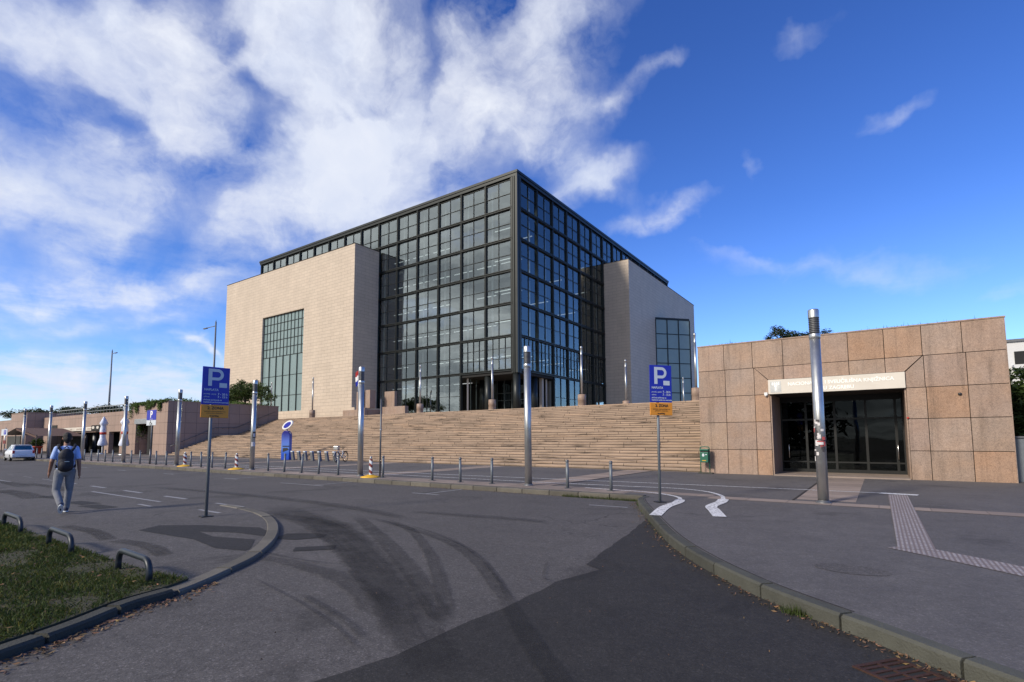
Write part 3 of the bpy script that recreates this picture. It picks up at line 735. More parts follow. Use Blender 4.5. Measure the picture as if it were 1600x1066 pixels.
for face in 'LR':
    for k in range(14):
        if k < 6:
            for r_ in range(6):
                dense = r_ == 0 and (k < 2 if face == 'L' else k < 6)
                glazed(face, k, ROWS[r_], ROWS[r_+1], 4 if dense else 2, 3 if dense else 2)
            if k >= 2: glazed(face, k, HZ, ROWS[0], 2, 2)
        else: glazed(face, k, ROWS[5]-.9, ROWS[6], 2, 2)
# heavy double frames between the bays
mb = MB()
for k in range(15):
    z0 = (HZ if k >= 2 else ROWS[0]) if k <= 6 else 27.0
    x = bx_l(k); yv = by_r(k)
    for s_ in (-.08, .08):
        mb.box(x+s_-.035, x+s_+.035, YC-.10, YC+.06, z0, ROWS[6]+.05); mb.box(XC-.06, XC+.10, yv+s_-.035, yv+s_+.035, z0, ROWS[6]+.05)
    mb.box(x-.10, x+.10, YC+.06, YC+.24, z0, ROWS[6]+.05); mb.box(XC-.24, XC-.06, yv-.10, yv+.10, z0, ROWS[6]+.05)
for r_, zz in enumerate(ROWS[:6]):
    ka = 6 if r_ < 5 else 14
    for s_ in (-.09, .09):
        mb.box(bx_l(ka)-.14, XC-.6, YC-.16, YC+.05, zz+s_-.04, zz+s_+.04); mb.box(XC-.05, XC+.16, YC+.55, by_r(ka)+.14, zz+s_-.04, zz+s_+.04)
    mb.box(bx_l(ka)-.14, XC-.6, YC+.05, YC+.27, zz-.10, zz+.10); mb.box(XC-.27, XC-.05, YC+.55, by_r(ka)+.14, zz-.10, zz+.10)
mb.build('steel_frame', 'steel', lib, off=LO)
mb = MB()   # corner posts
for x0, x1, y0, y1 in ((-.70,-.52,-.12,.08),(-.40,-.24,-.2,.0),(-.12,.2,-.2,.12),(0.02,.2,.24,.40),(-.08,.12,.50,.66),(-.45,-.1,.05,.5)):
    mb.box(XC+x0, XC+x1, YC+y0, YC+y1, 9.05, ROWS[6]+.05)
mb.build('corner_post', 'steel', lib, off=LO)
mb = MB()
mb.box(bx_l(14)-.3, XC+.16, YC-.16, by_r(14)+.3, ROWS[6]+.06, ROWS[6]+.40).box(bx_l(14)-.4, XC+.24, YC-.24, by_r(14)+.4, ROWS[6]+.41, TOPZ)
mb.build('roof', 'steel', lib, off=LO)
mb = MB().box(bx_l(14)-.14, bx_l(14)+.1, YC+.3, by_r(14), 26, ROWS[6]+.05).box(bx_l(14), XC-.3, by_r(14), by_r(14)+.2, 26, ROWS[6]+.05)
split_build(mb, 'rear_wall', 'steel', lib, off=LO)
# storey slabs, core walls, columns and lit tubes behind the glass
mb = MB()
for zz in ROWS[:6]:
    mb.box(bx_l(14)+.3, XC-.5, YC+1.3, YC+16, zz-.22, zz+.12); mb.box(XC-16, XC-1.3, YC+16.01, by_r(14)-.3, zz-.22, zz+.12)
mb.box(bx_l(14)+.3, XC-16, YC+15.5, YC+15.9, HZ, 31.8); mb.box(XC-16, XC-15.6, YC+15.9, by_r(14), HZ, 31.8)
split_build(mb, 'storey_slab', 'interior', lib, off=LO)
mb = MB()
for k in range(1, 7):
    mb.cyl(bx_l(k)+.3, YC+.95, HZ, 31.8, .12, n=10); mb.cyl(XC-.95, by_r(k)-.3, HZ, 31.8, .12, n=10)
split_build(mb, 'interior_column', 'white', lib, off=LO)
mb = MB()
for k in range(0, 6):
    for zz in ROWS[:5]:
        if rgp.random() < .16: continue
        mb.box(bx_l(k+1)+.45, bx_l(k)-.35, YC+2.5, YC+2.62, zz+2.05, zz+2.13)
    if k >= 2: mb.box(bx_l(k+1)+.45, bx_l(k)-.35, YC+2.5, YC+2.62, HZ+4.4, HZ+4.48)
for k in range(0, 6):
    for zz in ROWS[:5]:
        if rgp.random() < .45: continue
        mb.box(XC-4.6, XC-1.6, by_r(k)+1.3, by_r(k)+1.42, zz+2.25, zz+2.33)
split_build(mb, 'light_strip', 'lamp_on', lib, off=LO)
# recessed corner entrance
mb = MB().box(bx_l(2)+.2, XC-.02, YC+.02, YC+7.6, 9.0, 9.3).box(XC-7.6, XC-.02, YC+7.6, by_r(2)-.2, 9.0, 9.3)
mb.build('entrance_soffit', 'interior_dark', lib, off=LO)
mb = MB()
for x, yq in ((XC-.35, YC+.35), (bx_l(1), YC+.5), (XC-.6, by_r(1)), (bx_l(2)+.4, YC+3.8)):
    mb.cyl(x, yq, HZ, 9.02, .42, n=20)
split_build(mb, 'entrance_column', 'steel', lib, off=LO)
mb = MB()
for i in range(7):
    x = XC-8.0+i*1.15; mb.box(x-.06, x+.06, YC+5.4, YC+5.55, HZ, 9.0, 1, 1)
    if i < 6: mb.add([(x+.06,YC+5.5,HZ),(x+1.09,YC+5.5,HZ),(x+1.09,YC+5.5,9.0),(x+.06,YC+5.5,9.0)], [(0,1,2,3)], 1, 0)
for z0 in (6.5, 7.4): mb.box(XC-8.0, XC-1.1, YC+5.38, YC+5.57, z0-.04, z0+.04, 1, 1)
for i in range(6):
    yq = YC+1.6+i*1.1; mb.box(bx_l(2)+.2, bx_l(2)+.3, yq-.05, yq+.05, HZ, 9.0, 1, 1)
mb.build('entrance_door', ['glass_door', 'steel_light'], lib, off=LO, recalc=False)
mb = MB()
for i in (0, 2, 4, 5): mb.box(XC-7.9+i*1.4, XC-7.5+i*1.4, YC+6.0, YC+6.4, HZ, 9.0)
for x, yq in ((XC-1.4, YC+5.9), (XC-1.6, YC+9.5), (XC-2.2, YC+12)): mb.box(x-.2, x+.2, yq-.2, yq+.2, HZ, 9.0)
split_build(mb, 'lobby_pier', 'beige_col', lib, off=LO)
mb = MB().box(XC-16, XC-8.1, YC+8, YC+8.2, HZ, 9.0).box(XC-8, XC-7.8, YC+8, YC+15, HZ, 9.0)
split_build(mb, 'lobby_wall', 'interior_dark', lib, off=LO)
# pale stone blocks either side, with their tall windows
XS, YS, STZ = -55.89, 43.7, 27.7
mb = MB()
wx0, wx1, wz0, wz1 = -77.8, -66.95, 5.78, 20.55
D = .35
mb.box(-89.2, wx0, YS, YC+8, 5.8, STZ).box(wx1, XS, YS, YC-.2, 5.8, STZ).box(wx0, wx1, YS, YC-.2, wz1, STZ).box(wx0, wx1, YS+D+.2, YC-.2, 5.8, wz1)
sb = mb.build('stone_block', 'travertine', lib, off=LO)
MB().box(-89.25, XS+.05, YS-.05, YC-.2, STZ, STZ+.07).build('coping', 'joint', sb)  .location = (-LO[0], -LO[1], -LO[2])
wmb = MB()
wmb.add([(wx0,YS+D,wz0),(wx1,YS+D,wz0),(wx1,YS+D,wz1),(wx0,YS+D,wz1)], [(0,1,2,3)], 1, 0)
zs = 14.2
for i in range(13):
    x = wx0+(wx1-wx0)*i/12; 
    wmb.box(x-.035, x+.035, YS+D-.08, YS+D-.01, zs if i % 2 else wz0, wz1, 1, 1)
    if i % 2 == 0 and 0 < i < 12: wmb.box(x-.06, x+.06, YS+D-.12, YS+D-.08, wz0, zs, 1, 1)
for j in range(6):
    zz = zs+(wz1-zs)*j/5; wmb.box(wx0, wx1, YS+D-.07, YS+D-.012, zz-.04, zz+.04, 1, 1)
for zz in (8.2, 11.2): wmb.box(wx0, wx1, YS+D-.06, YS+D-.012, zz-.03, zz+.03, 1, 1)
wb = wmb.build('tall_window', ['glass_frost', 'steel'], sb); wb.location = (-LO[0], -LO[1], -LO[2])
sb.children
mb = MB().box(-89.4, -54.9, YS-.32, YC-.2, HZ, 5.8)
mb.build('stone_plinth', 'travertine', lib, off=LO)
YR, XR = 71.05, -28.8
mb = MB().box(XC-.2, XR, YR, 81.7, HZ, STZ+.1).box(XC-.2, XR-2.0, 81.7, 104, HZ, STZ+.1).box(XR-2.0, XR, 81.7, 104, 21.1, STZ+.1).box(XR-2.0, XR, 86.6, 104, HZ, 21.1)
sr = mb.build('stone_block', 'travertine', lib, off=LO)
MB().box(XC-.2, XR+.05, YR-.05, 104.05, STZ+.1, STZ+.17).build('coping', 'joint', sr).location = (-LO[0], -LO[1], -LO[2])
wmb = MB(); ax = Vector((math.sin(R(42)), math.cos(R(42)), 0)); p0 = Vector((XR+.02, 81.75, 0)); nrm = Vector((ax.y, -ax.x, 0)); W = 6.1
def wp(u, d, z): q = p0+ax*u+nrm*d; return (q.x, q.y, z)
wmb.add([wp(0,0,HZ), wp(W,0,HZ), wp(W,0,20.9), wp(0,0,20.9)], [(0,1,2,3)], 1, 0)
def wbar(u0, u1, z0, z1, d=.06):
    vs = [wp(u0,.01,z0),wp(u1,.01,z0),wp(u1,d,z0),wp(u0,d,z0),wp(u0,.01,z1),wp(u1,.01,z1),wp(u1,d,z1),wp(u0,d,z1)]
    wmb.add(vs, [(0,3,2,1),(4,5,6,7),(0,1,5,4),(1,2,6,5),(2,3,7,6),(3,0,4,7)], 1, 1)
for i in range(4): wbar(W*i/3-.07, W*i/3+.07, HZ, 20.9, .09)
for j in range(8):
    for i in range(3): wbar(W*i/3+.07, W*(i+1)/3-.07, HZ+(20.9-HZ)*j/7-.06, HZ+(20.9-HZ)*j/7+.06)
e = wp(W, 0, 0); 
wmb.prism([(XR,81.7),(e[0],e[1]),(XR,e[1]+.1)], 20.95, 21.2, 1, 1)
wmb.box(XR, e[0], e[1]+.02, e[1]+.12, HZ, 20.95, 1, 1)
wb = wmb.build('tall_window', ['glass_frost', 'steel'], sr, recalc=False); wb.location = (-LO[0], -LO[1], -LO[2])

# ------------------------------------------------------------------ stone monument and walls at the terrace edge
t = thing('stone_monument', 'reddish granite slab monument on a stepped base beside the glass facade', 'monument', (-46.5, 38.4, HZ))
o = (-46.5, 38.4, HZ)
MB().box(-48.0, -47.1, 38.2, 38.9, 4.95, 7.0).box(-46.3, -45.5, 38.0, 38.8, 5.1, 7.1).build('slab', 'granite_plain', t, off=o, bevel=.02)
MB().box(-49.6, -45.55, 37.6, 39.6, HZ, 4.95).box(-46.3, -45.4, 37.2, 37.59, HZ, 5.1).build('base', 'granite_plain', t, off=o, bevel=.02)
t = thing('granite_wall', 'low dark red granite wall in the shade beside the glass facade', 'wall', (-44, 40, HZ)); o = (-44, 40, HZ)
MB().box(-45.3, -43.7, 39.9, 40.3, HZ, 7.0).build('upright_panel', 'granite_plain', t, off=o)
MB().box(-45.3, -41.5, 39.4, 39.88, HZ, 5.25).build('base', 'granite_plain', t, off=o)

# ------------------------------------------------------------------ entrance pavilion on the right
PY0 = 23.95; PX0, PX1 = -6.52, 3.66; PT = 5.76
pav_t = thing('entrance_pavilion', 'low pink granite pavilion with recessed glass doors under a cream name board', 'building', (PX0, PY0, 0)); o = (PX0, PY0, 0)
DX0, DX1, DZ = -3.67, 0.87, 3.45
rowz = [0.12, 1.17, 2.33, 3.46, 4.61, PT]
mb = MB(); rg2 = random.Random(5)
def panel(mb, poly, y=PY0, g=.011):
    cx = sum(p[0] for p in poly)/len(poly); cz = sum(p[1] for p in poly)/len(poly)
    q = [(p[0]+(g if p[0] < cx else -g), p[1]+(g if p[1] < cz else -g)) for p in poly]
    t_ = rg2.uniform(.93, 1.06); tc = (t_*rg2.uniform(.99, 1.03), t_, t_*rg2.uniform(.96, 1.01))
    if rg2.random() < .16: tc = (t_*1.05, t_*.92, t_*.78)
    mb.extrude(q, 1, y, y+.06, tc)
botx = [PX0, -5.40, -4.24, DX0]; botr = [DX1, 1.45, 2.60, PX1]; topx = [PX0, -5.43, -4.28, -3.12, -2.0, -0.85, 0.29, 1.41, 2.53, PX1]
for j in range(3):
    for xs in (botx, botr):
        for a, b in zip(xs, xs[1:]): panel(mb, [(a,rowz[j]),(b,rowz[j]),(b,rowz[j+1]),(a,rowz[j+1])])
zt, zb = rowz[4], rowz[3]; bz = 4.06
for a, b in zip(topx, topx[1:]): panel(mb, [(a,zt),(b,zt),(b,PT-.05),(a,PT-.05)])
for a, b in zip(botx[:3], botx[1:3]): panel(mb, [(a,zb),(b,zb),(b,zt),(a,zt)])
panel(mb, [(-4.24,zb),(-3.70,zb),(-3.70,bz),(-4.24,zt)])
panel(mb, [(-3.70,bz),(-3.12,bz),(-3.12,zt),(-4.22,zt)])
for a, b in zip(topx[3:6], topx[4:7]): panel(mb, [(a,bz),(b,bz),(b,zt),(a,zt)])
panel(mb, [(0.29,bz),(0.86,bz),(1.39,zt),(0.29,zt)]); panel(mb, [(.87,zb),(1.43,zb),(1.43,zt),(.87,bz)])
for a, b in zip([1.43,2.60], [2.60,PX1]): panel(mb, [(a,zb),(b,zb),(b,zt),(a,zt)])
mb.build('granite_cladding', 'granite_plain', pav_t, off=o)
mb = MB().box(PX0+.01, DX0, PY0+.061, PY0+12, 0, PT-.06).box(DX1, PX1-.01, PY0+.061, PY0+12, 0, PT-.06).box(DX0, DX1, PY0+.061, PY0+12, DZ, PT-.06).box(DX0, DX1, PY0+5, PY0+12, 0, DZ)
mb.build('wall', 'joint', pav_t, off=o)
mb = MB().box(PX0-.012, PX0+.009, PY0+.001, PY0+12, HZ-4.2, PT-.06).box(PX1-.009, PX1+.012, PY0+.001, PY0+12, 0, PT-.06)
mb.box(DX0+.001, DX0+.05, PY0+.05, PY0+2.4, .1, DZ).box(DX1-.05, DX1-.001, PY0+.05, PY0+2.4, .1, DZ)
split_build(mb, 'side_wall', 'granite_plain', pav_t, off=o)
MB().box(PX0-.03, PX1+.03, PY0-.02, PY0+12, PT-.05, PT).build('coping', 'granite_plain', pav_t, off=o)
MB().box(DX0+.05, DX1-.05, PY0-.25, PY0+4.9, PZ-.02, PZ+.05).build('threshold', 'pink_paving', pav_t, off=o)
gy = PY0+2.3
mb = MB()
fx = [DX0+.06, -3.05, -2.15, -1.15, -.15, .45, DX1-.06]
fx = [DX0+.06, -2.62, -1.55, -.45, .55, DX1-.06]
for x in fx: mb.box(x-.045, x+.045, gy-.05, gy+.05, PZ+.05, DZ, 1, 0)
for zz, h in ((PZ+.12, .07), (.62, .03), (2.45, .04), (DZ-.12, .12)):
    for a, b in zip(fx, fx[1:]): mb.box(a+.045, b-.045, gy-.045, gy+.045, zz-h, zz+h, 1, 0)
mb.build('door_frame', 'door_steel', pav_t, off=o)
for a, b in zip(fx, fx[1:]):
    mb = MB()
    for z0, z1_ in ((.65, 2.41), (2.49, DZ-.24), (.2, .59)):
        mb.add([(a+.045,gy,z0),(b-.045,gy,z0),(b-.045,gy+.002,z1_),(a+.045,gy+.002,z1_)], [(0,1,2,3)])
    mb.build('glass_pane', 'glass_door', pav_t, off=o, recalc=False)
mb = MB().box(DX0+.05, DX1-.05, PY0+4.8, PY0+4.95, 0, DZ).box(DX0+.05, DX1-.05, gy, PY0+4.9, DZ-.05, DZ-.001)
mb.build('lobby_back', 'interior_dark', pav_t, off=o)
MB().box(-1.95, -1.0, PY0+3.4, PY0+3.8, .18, .95).box(-3.0, -2.7, PY0+3.4, PY0+3.5, .18, 2.2).build('reception_desk', 'interior', pav_t, off=o)
mb = MB()
for x in (DX0+.35, DX1-.3): mb.tube([(x,gy-.06,.75),(x,gy-.12,.8),(x,gy-.12,1.35),(x,gy-.06,1.4)], .018, 8)
split_build(mb, 'door_handle', 'chrome', pav_t, off=o)
bd = MB().box(-3.70, .86, PY0-.09, PY0+.0, 3.46, 4.05).build('name_board', 'cream', pav_t, off=o, bevel=.006)
mb = MB()
text_mb(mb, 'NACIONALNA I SVEUČILIŠNA KNJIŽNICA', .185, at_text(-1.22, PY0-.093, 3.83), .006, bold=True, sx=1.02)
text_mb(mb, 'U ZAGREBU', .185, at_text(-1.22, PY0-.093, 3.60), .006, bold=True, sx=1.02)
for i in range(4):  # column emblem at the left end
    x = -3.53+i*.075; mb.box(x-.028, x+.028, PY0-.10, PY0-.091, 3.82, 3.93)
mb.extrude([(-3.50,3.81),(-3.34,3.81),(-3.39,3.74),(-3.39,3.60),(-3.45,3.60),(-3.45,3.74)], 1, PY0-.10, PY0-.091)
w_ = mb.build('lettering', 'board_white', bd, recalc=False); w_.location = (-o[0], -o[1], -o[2])
MB().box(-3.62, -3.22, PY0-.096, PY0-.0905, 3.52, 3.98).build('emblem_plate', 'galv', bd).location = (-o[0], -o[1], -o[2])
MB().box(-3.86, -3.74, PY0-.10, PY0-.001, 3.42, 3.54).sph((-3.80,PY0-.08,3.42), .05, 10, 6).build('alarm_box', 'white', pav_t, off=o)
MB().sph((2.36,PY0-.03,3.16), (.06,.05,.05), 10, 6).build('camera_dome', 'slot', pav_t, off=o)
MB().sph((DX1+.0,PY0-.02,2.36), .04, 8, 6).build('alarm_light', 'red', pav_t, off=o)

# ------------------------------------------------------------------ left wing: terrace block with doorway, cafe front, far block
wg = thing('terrace_block', 'pink granite corner block with dark doorway left of the staircase', 'building', (-61, 24.3, 0)); o = (-61, 24.3, 0)
X1, X0, YF, WT = -60.8, -70.4, 24.3, 5.75
ddx0, ddx1, ddz = -68.75, -64.15, 3.48
mb = MB().box(X0, ddx0, YF, 27.5, 0, WT).box(ddx1, X1, YF, 27.5, 0, WT).box(ddx0, ddx1, YF, 27.5, ddz, WT).box(X0, X1, 27.5, 36.6, 0, WT)
mb.build('wall', 'granite', wg, off=o)
MB().box(X0-.03, X1+.03, YF-.03, 36.65, WT, WT+.07).build('coping', 'granite_plain', wg, off=o)
MB().box(ddx0+2.3, ddx1-.01, YF+.35, YF+.5, .1, ddz-.02).build('door', 'interior_dark', wg, off=o)
MB().box(ddx0, ddx0+2.3, YF+1.2, YF+1.4, .1, ddz-.02).build('recess_wall', 'granite', wg, off=o)
MB().box(-68.9, -65.2, YF-.12, YF, 3.5, 4.05, 1, 0).build('door_sign', 'galv', wg, off=o)
def on_block(d, z): return z
hr = MB(); hx = X1+.16
pts = [(hx,24.6,1.05),(hx,29.1,3.05),(hx,31.4,3.1),(hx,36.1,5.1)]
hr.tube(pts, .03, 8)
for i in range(12):
    f = i/11*(len(pts)-1); k = min(int(f), len(pts)-2); g = f-k; a, b = Vector(pts[k]), Vector(pts[k+1]); q = a+(b-a)*g
    hr.tube([(X1,q.y,q.z-.1),(hx,q.y,q.z-.02)], .015, 6)
hr.build('handrail', 'galv_dark', wg, off=o)
cf = thing('cafe_wing', 'long low granite cafe front with a cream sign band above dark openings', 'building', (-85, 24.5, 0)); o = (-85, 24.5, 0)
cx0, cx1, cy, ct = -103.5, -70.4, 24.5, 5.12
mb = MB().box(cx0, cx1, cy, cy+8, 2.75, ct).box(cx0, -99.5, cy, cy+8, 0, 2.75).box(-73.8, cx1, cy, cy+8, 0, 2.75).box(-99.5, -73.8, cy+5, cy+8, 0, 2.75).box(-78.6, -77.2, cy, cy+.5, 0, 2.75)
mb.build('wall', 'granite', cf, off=o)
MB().box(-99.4, -73.9, cy+3.5, cy+3.7, .1, 2.74).build('dark_interior', 'interior_dark', cf, off=o)
mb = MB()
for x in (-95.5,-91.5,-88.2,-85.0,-81.5): mb.cyl(x, cy+1.0, .1, 2.75, .3, n=14)
split_build(mb, 'column', 'galv_dark', cf, off=o)
sg = MB().box(-98.6, -81.9, cy-.25, cy-.02, 2.95, 3.42).build('sign_band', 'cream', cf, off=o)
mb = MB()
for x, w in ((-94,3.4),(-90.0,.8),(-86.6,2.6),(-83.0,1.6)):
    mb.box(x-w/2, x+w/2, cy-.275, cy-.251, 3.1, 3.28)
mb.build('faded_lettering', 'awning_pale', sg).location = (-o[0], -o[1], -o[2])
MB().box(-81.8, -78.9, cy-.45, cy-.02, 2.92, 3.60).build('dark_sign_box', 'interior_dark', cf, off=o)
mb = MB()
for x in (-81.1, -79.6): mb.extrude([(x+.42*math.cos(a), 3.3+.18*math.sin(a)) for a in np.linspace(0, 6.0, 12)], 1, cy-.48, cy-.452)
split_build(mb, 'oval_sign', 'cream', cf, off=o)
MB().box(-100.5, -96.8, cy-.06, cy+.2, 3.0, 3.9).build('upper_window', 'interior_dark', cf, off=o)
fb = thing('far_block', 'granite block beyond the cafe awning at the left edge', 'building', (-107, 23, 0)); o = (-107, 23, 0)
MB().box(-112.0, -103.6, 22.6, 34, 0, 5.85).build('wall', 'granite', fb, off=o)
MB().box(-112.03, -103.57, 22.57, 34, 5.85, 5.93).build('coping', 'granite_plain', fb, off=o)
fb = thing('distant_wing', 'lowest stretch of granite wall at the far left edge', 'building', (-140, 24, 0)); o = (-140, 24, 0)
MB().box(-175, -112.05, 24.4, 34, 0, 5.1).build('wall', 'granite', fb, off=o)
MB().box(-175, -112.05, 24.37, 34, 5.1, 5.2).build('coping', 'granite_plain', fb, off=o)
# roof railing
rl = thing('roof_railing', 'grey metal railing along the cafe roof edge', 'railing', (-85, 25.2, 5.12)); o = (-85, 25.2, 5.12)
mb = MB()
for i in range(29): x = -100+i*1.02; mb.box(x-.03, x+.03, 25.17, 25.23, 5.12, 6.0)
mb.build('baluster', 'galv_dark', rl, off=o)
MB().box(-100.1, -70.6, 25.15, 25.25, 6.0, 6.08).box(-100.1, -70.6, 25.18, 25.22, 5.55, 5.6).build('rail', 'galv', rl, off=o)
# awning hut
aw = thing('awning_hut', 'brown fabric awning hut behind the parked white car', 'awning', (-90, 21, PZ)); o = (-90, 21, PZ)
ax0, ax1, ay0, ay1 = -98.0, -82.5, 19.0, 23.8
MB().add([(ax0,ay0,2.45),(-91.5,ay0,3.35),(-91.5,ay1,3.35),(ax0,ay1,2.45)], [(0,1,2,3)]).build('pale_roof', 'awning_pale', aw, off=o)
MB().add([(-91.5,ay0,3.35),(ax1,ay0,2.25),(ax1,ay1,2.25),(-91.5,ay1,3.35)], [(0,1,2,3)]).add([(-91.5,ay0,3.30),(ax1,ay0,2.2),(ax1,ay0,2.0),(-91.5,ay0,3.05)], [(0,1,2,3)]).build('roof', 'awning', aw, off=o)
mb = MB()
for x in (ax0, -91.5, ax1):
    for yq in (ay0, ay1): mb.cyl(x, yq, PZ, 2.4, .05, n=8)
split_build(mb, 'post', 'black', aw, off=o)
MB().box(-97.9, -91.7, ay0+.5, ay0+.6, .3, 2.3).build('side_screen', 'interior', aw, off=o); MB().box(-91.3, -82.6, ay1-.2, ay1-.1, PZ, 2.2).build('back_screen', 'interior_dark', aw, off=o)
# right edge: low metal wall, hedge ground, white building
t = thing('metal_planter', 'low blue grey metal wall at the right corner of the pavilion', 'wall', (4.2, 24.9, 0)); o = (4.2, 24.9, 0)
MB().box(3.72, 14, 24.55, 24.75, PZ, 1.62).build('panel', 'pole_grey', t, off=o, bevel=.01)
MB().box(3.70, 14.02, 24.5, 24.8, 1.62, 1.68).build('cap', 'galv_dark', t, off=o)
t = thing('white_house', 'white flat roofed house behind the hedge at the right edge', 'house', (22, 82, 0)); o = (22, 82, 0)
MB().box(12.1, 34, 80, 92, 0, 12.3).build('wall', 'white_far', t, off=o)
MB().box(11.9, 34.2, 79.8, 92, 12.3, 12.6).build('roof', 'galv_dark', t, off=o)
MB().box(12.8, 16.5, 79.93, 80.05, 9.7, 11.2).build('window', 'interior_dark', t, off=o)
MB().box(12.5, 17, 78.6, 79.9, 9.2, 9.6).build('balcony', 'white_far', t, off=o)
# ------------------------------------------------------------------ street lamps (brushed steel tubes with a slotted head)
def lamp_parts(t, H, r, slots=9, base=True):
    mb = MB().tube([(0,0,0),(0,0,H*.845)], [r, r*.97], 20)
    mb.build('post', 'galv', t)
    if base: MB().lathe([(r*1.45,0),(r*1.45,.02),(r*1.1,.035),(r*1.02,.06)], n=20).build('base_flange', 'galv_dark', t)
    MB().lathe([(r,H*.845),(r*1.05,H*.847),(r*1.05,H*.868),(r,H*.87)], n=20).build('collar', 'galv', t)
    hd = MB(); z = H*.872; dz = (H*.955-z)/slots
    pr = []
    for i in range(slots): pr += [(r*.86,z),(r*.86,z+dz*.5),(r*1.0,z+dz*.52),(r*1.0,z+dz*.98)]; z += dz
    hd.lathe(pr, n=20); h = hd.build('lamp_head', 'galv_dark', t)
    MB().lathe([(r*1.02,H*.956),(r*1.02,H*.995),(r*.9,H),(0,H)], n=20).build('cap', 'galv', t)
lamp_lab = ['silver street lamp wrapped in torn stickers in front of the pavilion doors',
 'silver street lamp at the kerb before the glass cube corner',
 'silver street lamp at the kerb left of the striped post and bicycle',
 'silver street lamp with black and white stickers left of the blue totem',
 'silver street lamp in front of the handrail wall of the staircase',
 'silver street lamp just left of the small square parking sign by the doorway',
 'silver street lamp left of the two closed parasols',
 'silver street lamp directly behind the walking man',
 'silver street lamp beside the parked white car']
lamp0 = thing('street_lamp', lamp_lab[0], 'street lamp', (LAMPX[0], 14.45, PZ), 0, 'silver lamps along the kerb')
lamp_parts(lamp0, 4.62, .118)
for i, lx in enumerate(LAMPX[1:], 1):
    l_ = dup(lamp0, (lx, 14.6, PZ+.004), i*.7, lamp_lab[i])
    l_.rotation_euler = (R([0,.2,-.4,.1,.3,-.2,.2,.1,-.1][i]), R([0,-.3,-.2,.2,.1,.3,-.1,.2,.2][i]), i*.7)
rs = random.Random(21)
def curved_patch(mb, r, a0, a1, z0, z1, m, t=1.0):
    n = 5; A = [a0+(a1-a0)*k/n for k in range(n+1)]
    vs = [(r*math.cos(a), r*math.sin(a), z0) for a in A]+[(r*math.cos(a), r*math.sin(a), z1) for a in A]
    return mb.add(vs, [(k, k+1, n+2+k, n+1+k) for k in range(n)], t, m)
mb = MB()
for i in range(34):
    a = rs.uniform(-2.9, -.6); z = rs.choice([rs.uniform(.95, 1.9), rs.uniform(1.1, 1.7)]); w = rs.uniform(.2, .6); h = rs.uniform(.04, .14)
    curved_patch(mb, .1205+.0004*i, a, a+w, z, z+h, rs.choice([0,1,1,0,1,2,0,1,1]))
curved_patch(mb, .136, -2.0, -1.0, 1.36, 1.42, 0); curved_patch(mb, .1362, -2.0, -1.0, 1.425, 1.45, 2)
split_build(mb, 'sticker', ['sticker_w','sticker_k','sticker_r'], lamp0, recalc=False)
l3 = [o_ for o_ in COL.objects if o_.get('label') == lamp_lab[3]][0]
mb = MB(); curved_patch(mb, .121, -2.9, -1.2, 1.62, 1.95, 1); curved_patch(mb, .122, -2.6, -1.8, 1.68, 1.86, 0); curved_patch(mb, .121, -3.2, -1.6, 1.2, 1.42, 0); split_build(mb, 'sticker', ['sticker_w','sticker_k'], l3, recalc=False)
# terrace lamps on stone pedestals
tl_lab = {-55.9:'slim terrace lamp on a stone drum before the left stone block', -64.9:'slim terrace lamp at the stair top right of the terrace tree', -37.87:'slim terrace lamp on a stone drum before the left glass facade',
 -28.75:'slim terrace lamp on a stone drum in front of the corner entrance', -19.64:'slim terrace lamp on a tall stone drum before the right glass facade', -10.54:'slim terrace lamp rising beside the pavilion roof'}
tl0 = None
def terrace_lamp(x, y, lab):
    global tl0
    if tl0 is None:
        tl0 = thing('terrace_lamp', lab, 'terrace lamp', (x, y, HZ), 0, 'terrace lamps on stone drums')
        MB().lathe([(.34,0),(.33,.5),(.345,.51),(.33,1.02),(.2,1.05),(.1,1.06)], n=18).build('pedestal', 'granite_plain', tl0)
        MB().cyl(0, 0, 1.06, 4.3, .085, n=14).build('post', 'galv', tl0)
        MB().lathe([(.085,4.3),(.075,4.32),(.075,4.8),(.09,4.82),(.09,4.96),(0,5.0)], n=14).build('lamp_head', 'galv', tl0)
    else: dup(tl0, (x, y, HZ), 0, lab)
for x, lab in tl_lab.items(): terrace_lamp(x, 38.0, lab)
terrace_lamp(-19.6, 47.0, 'slim terrace lamp in front of the lit edge of the right stone block')
terrace_lamp(-19.6, 56.0, 'slim terrace lamp mostly hidden behind the right parking sign')
terrace_lamp(-19.6, 65.0, 'short looking far terrace lamp before the right tall window')
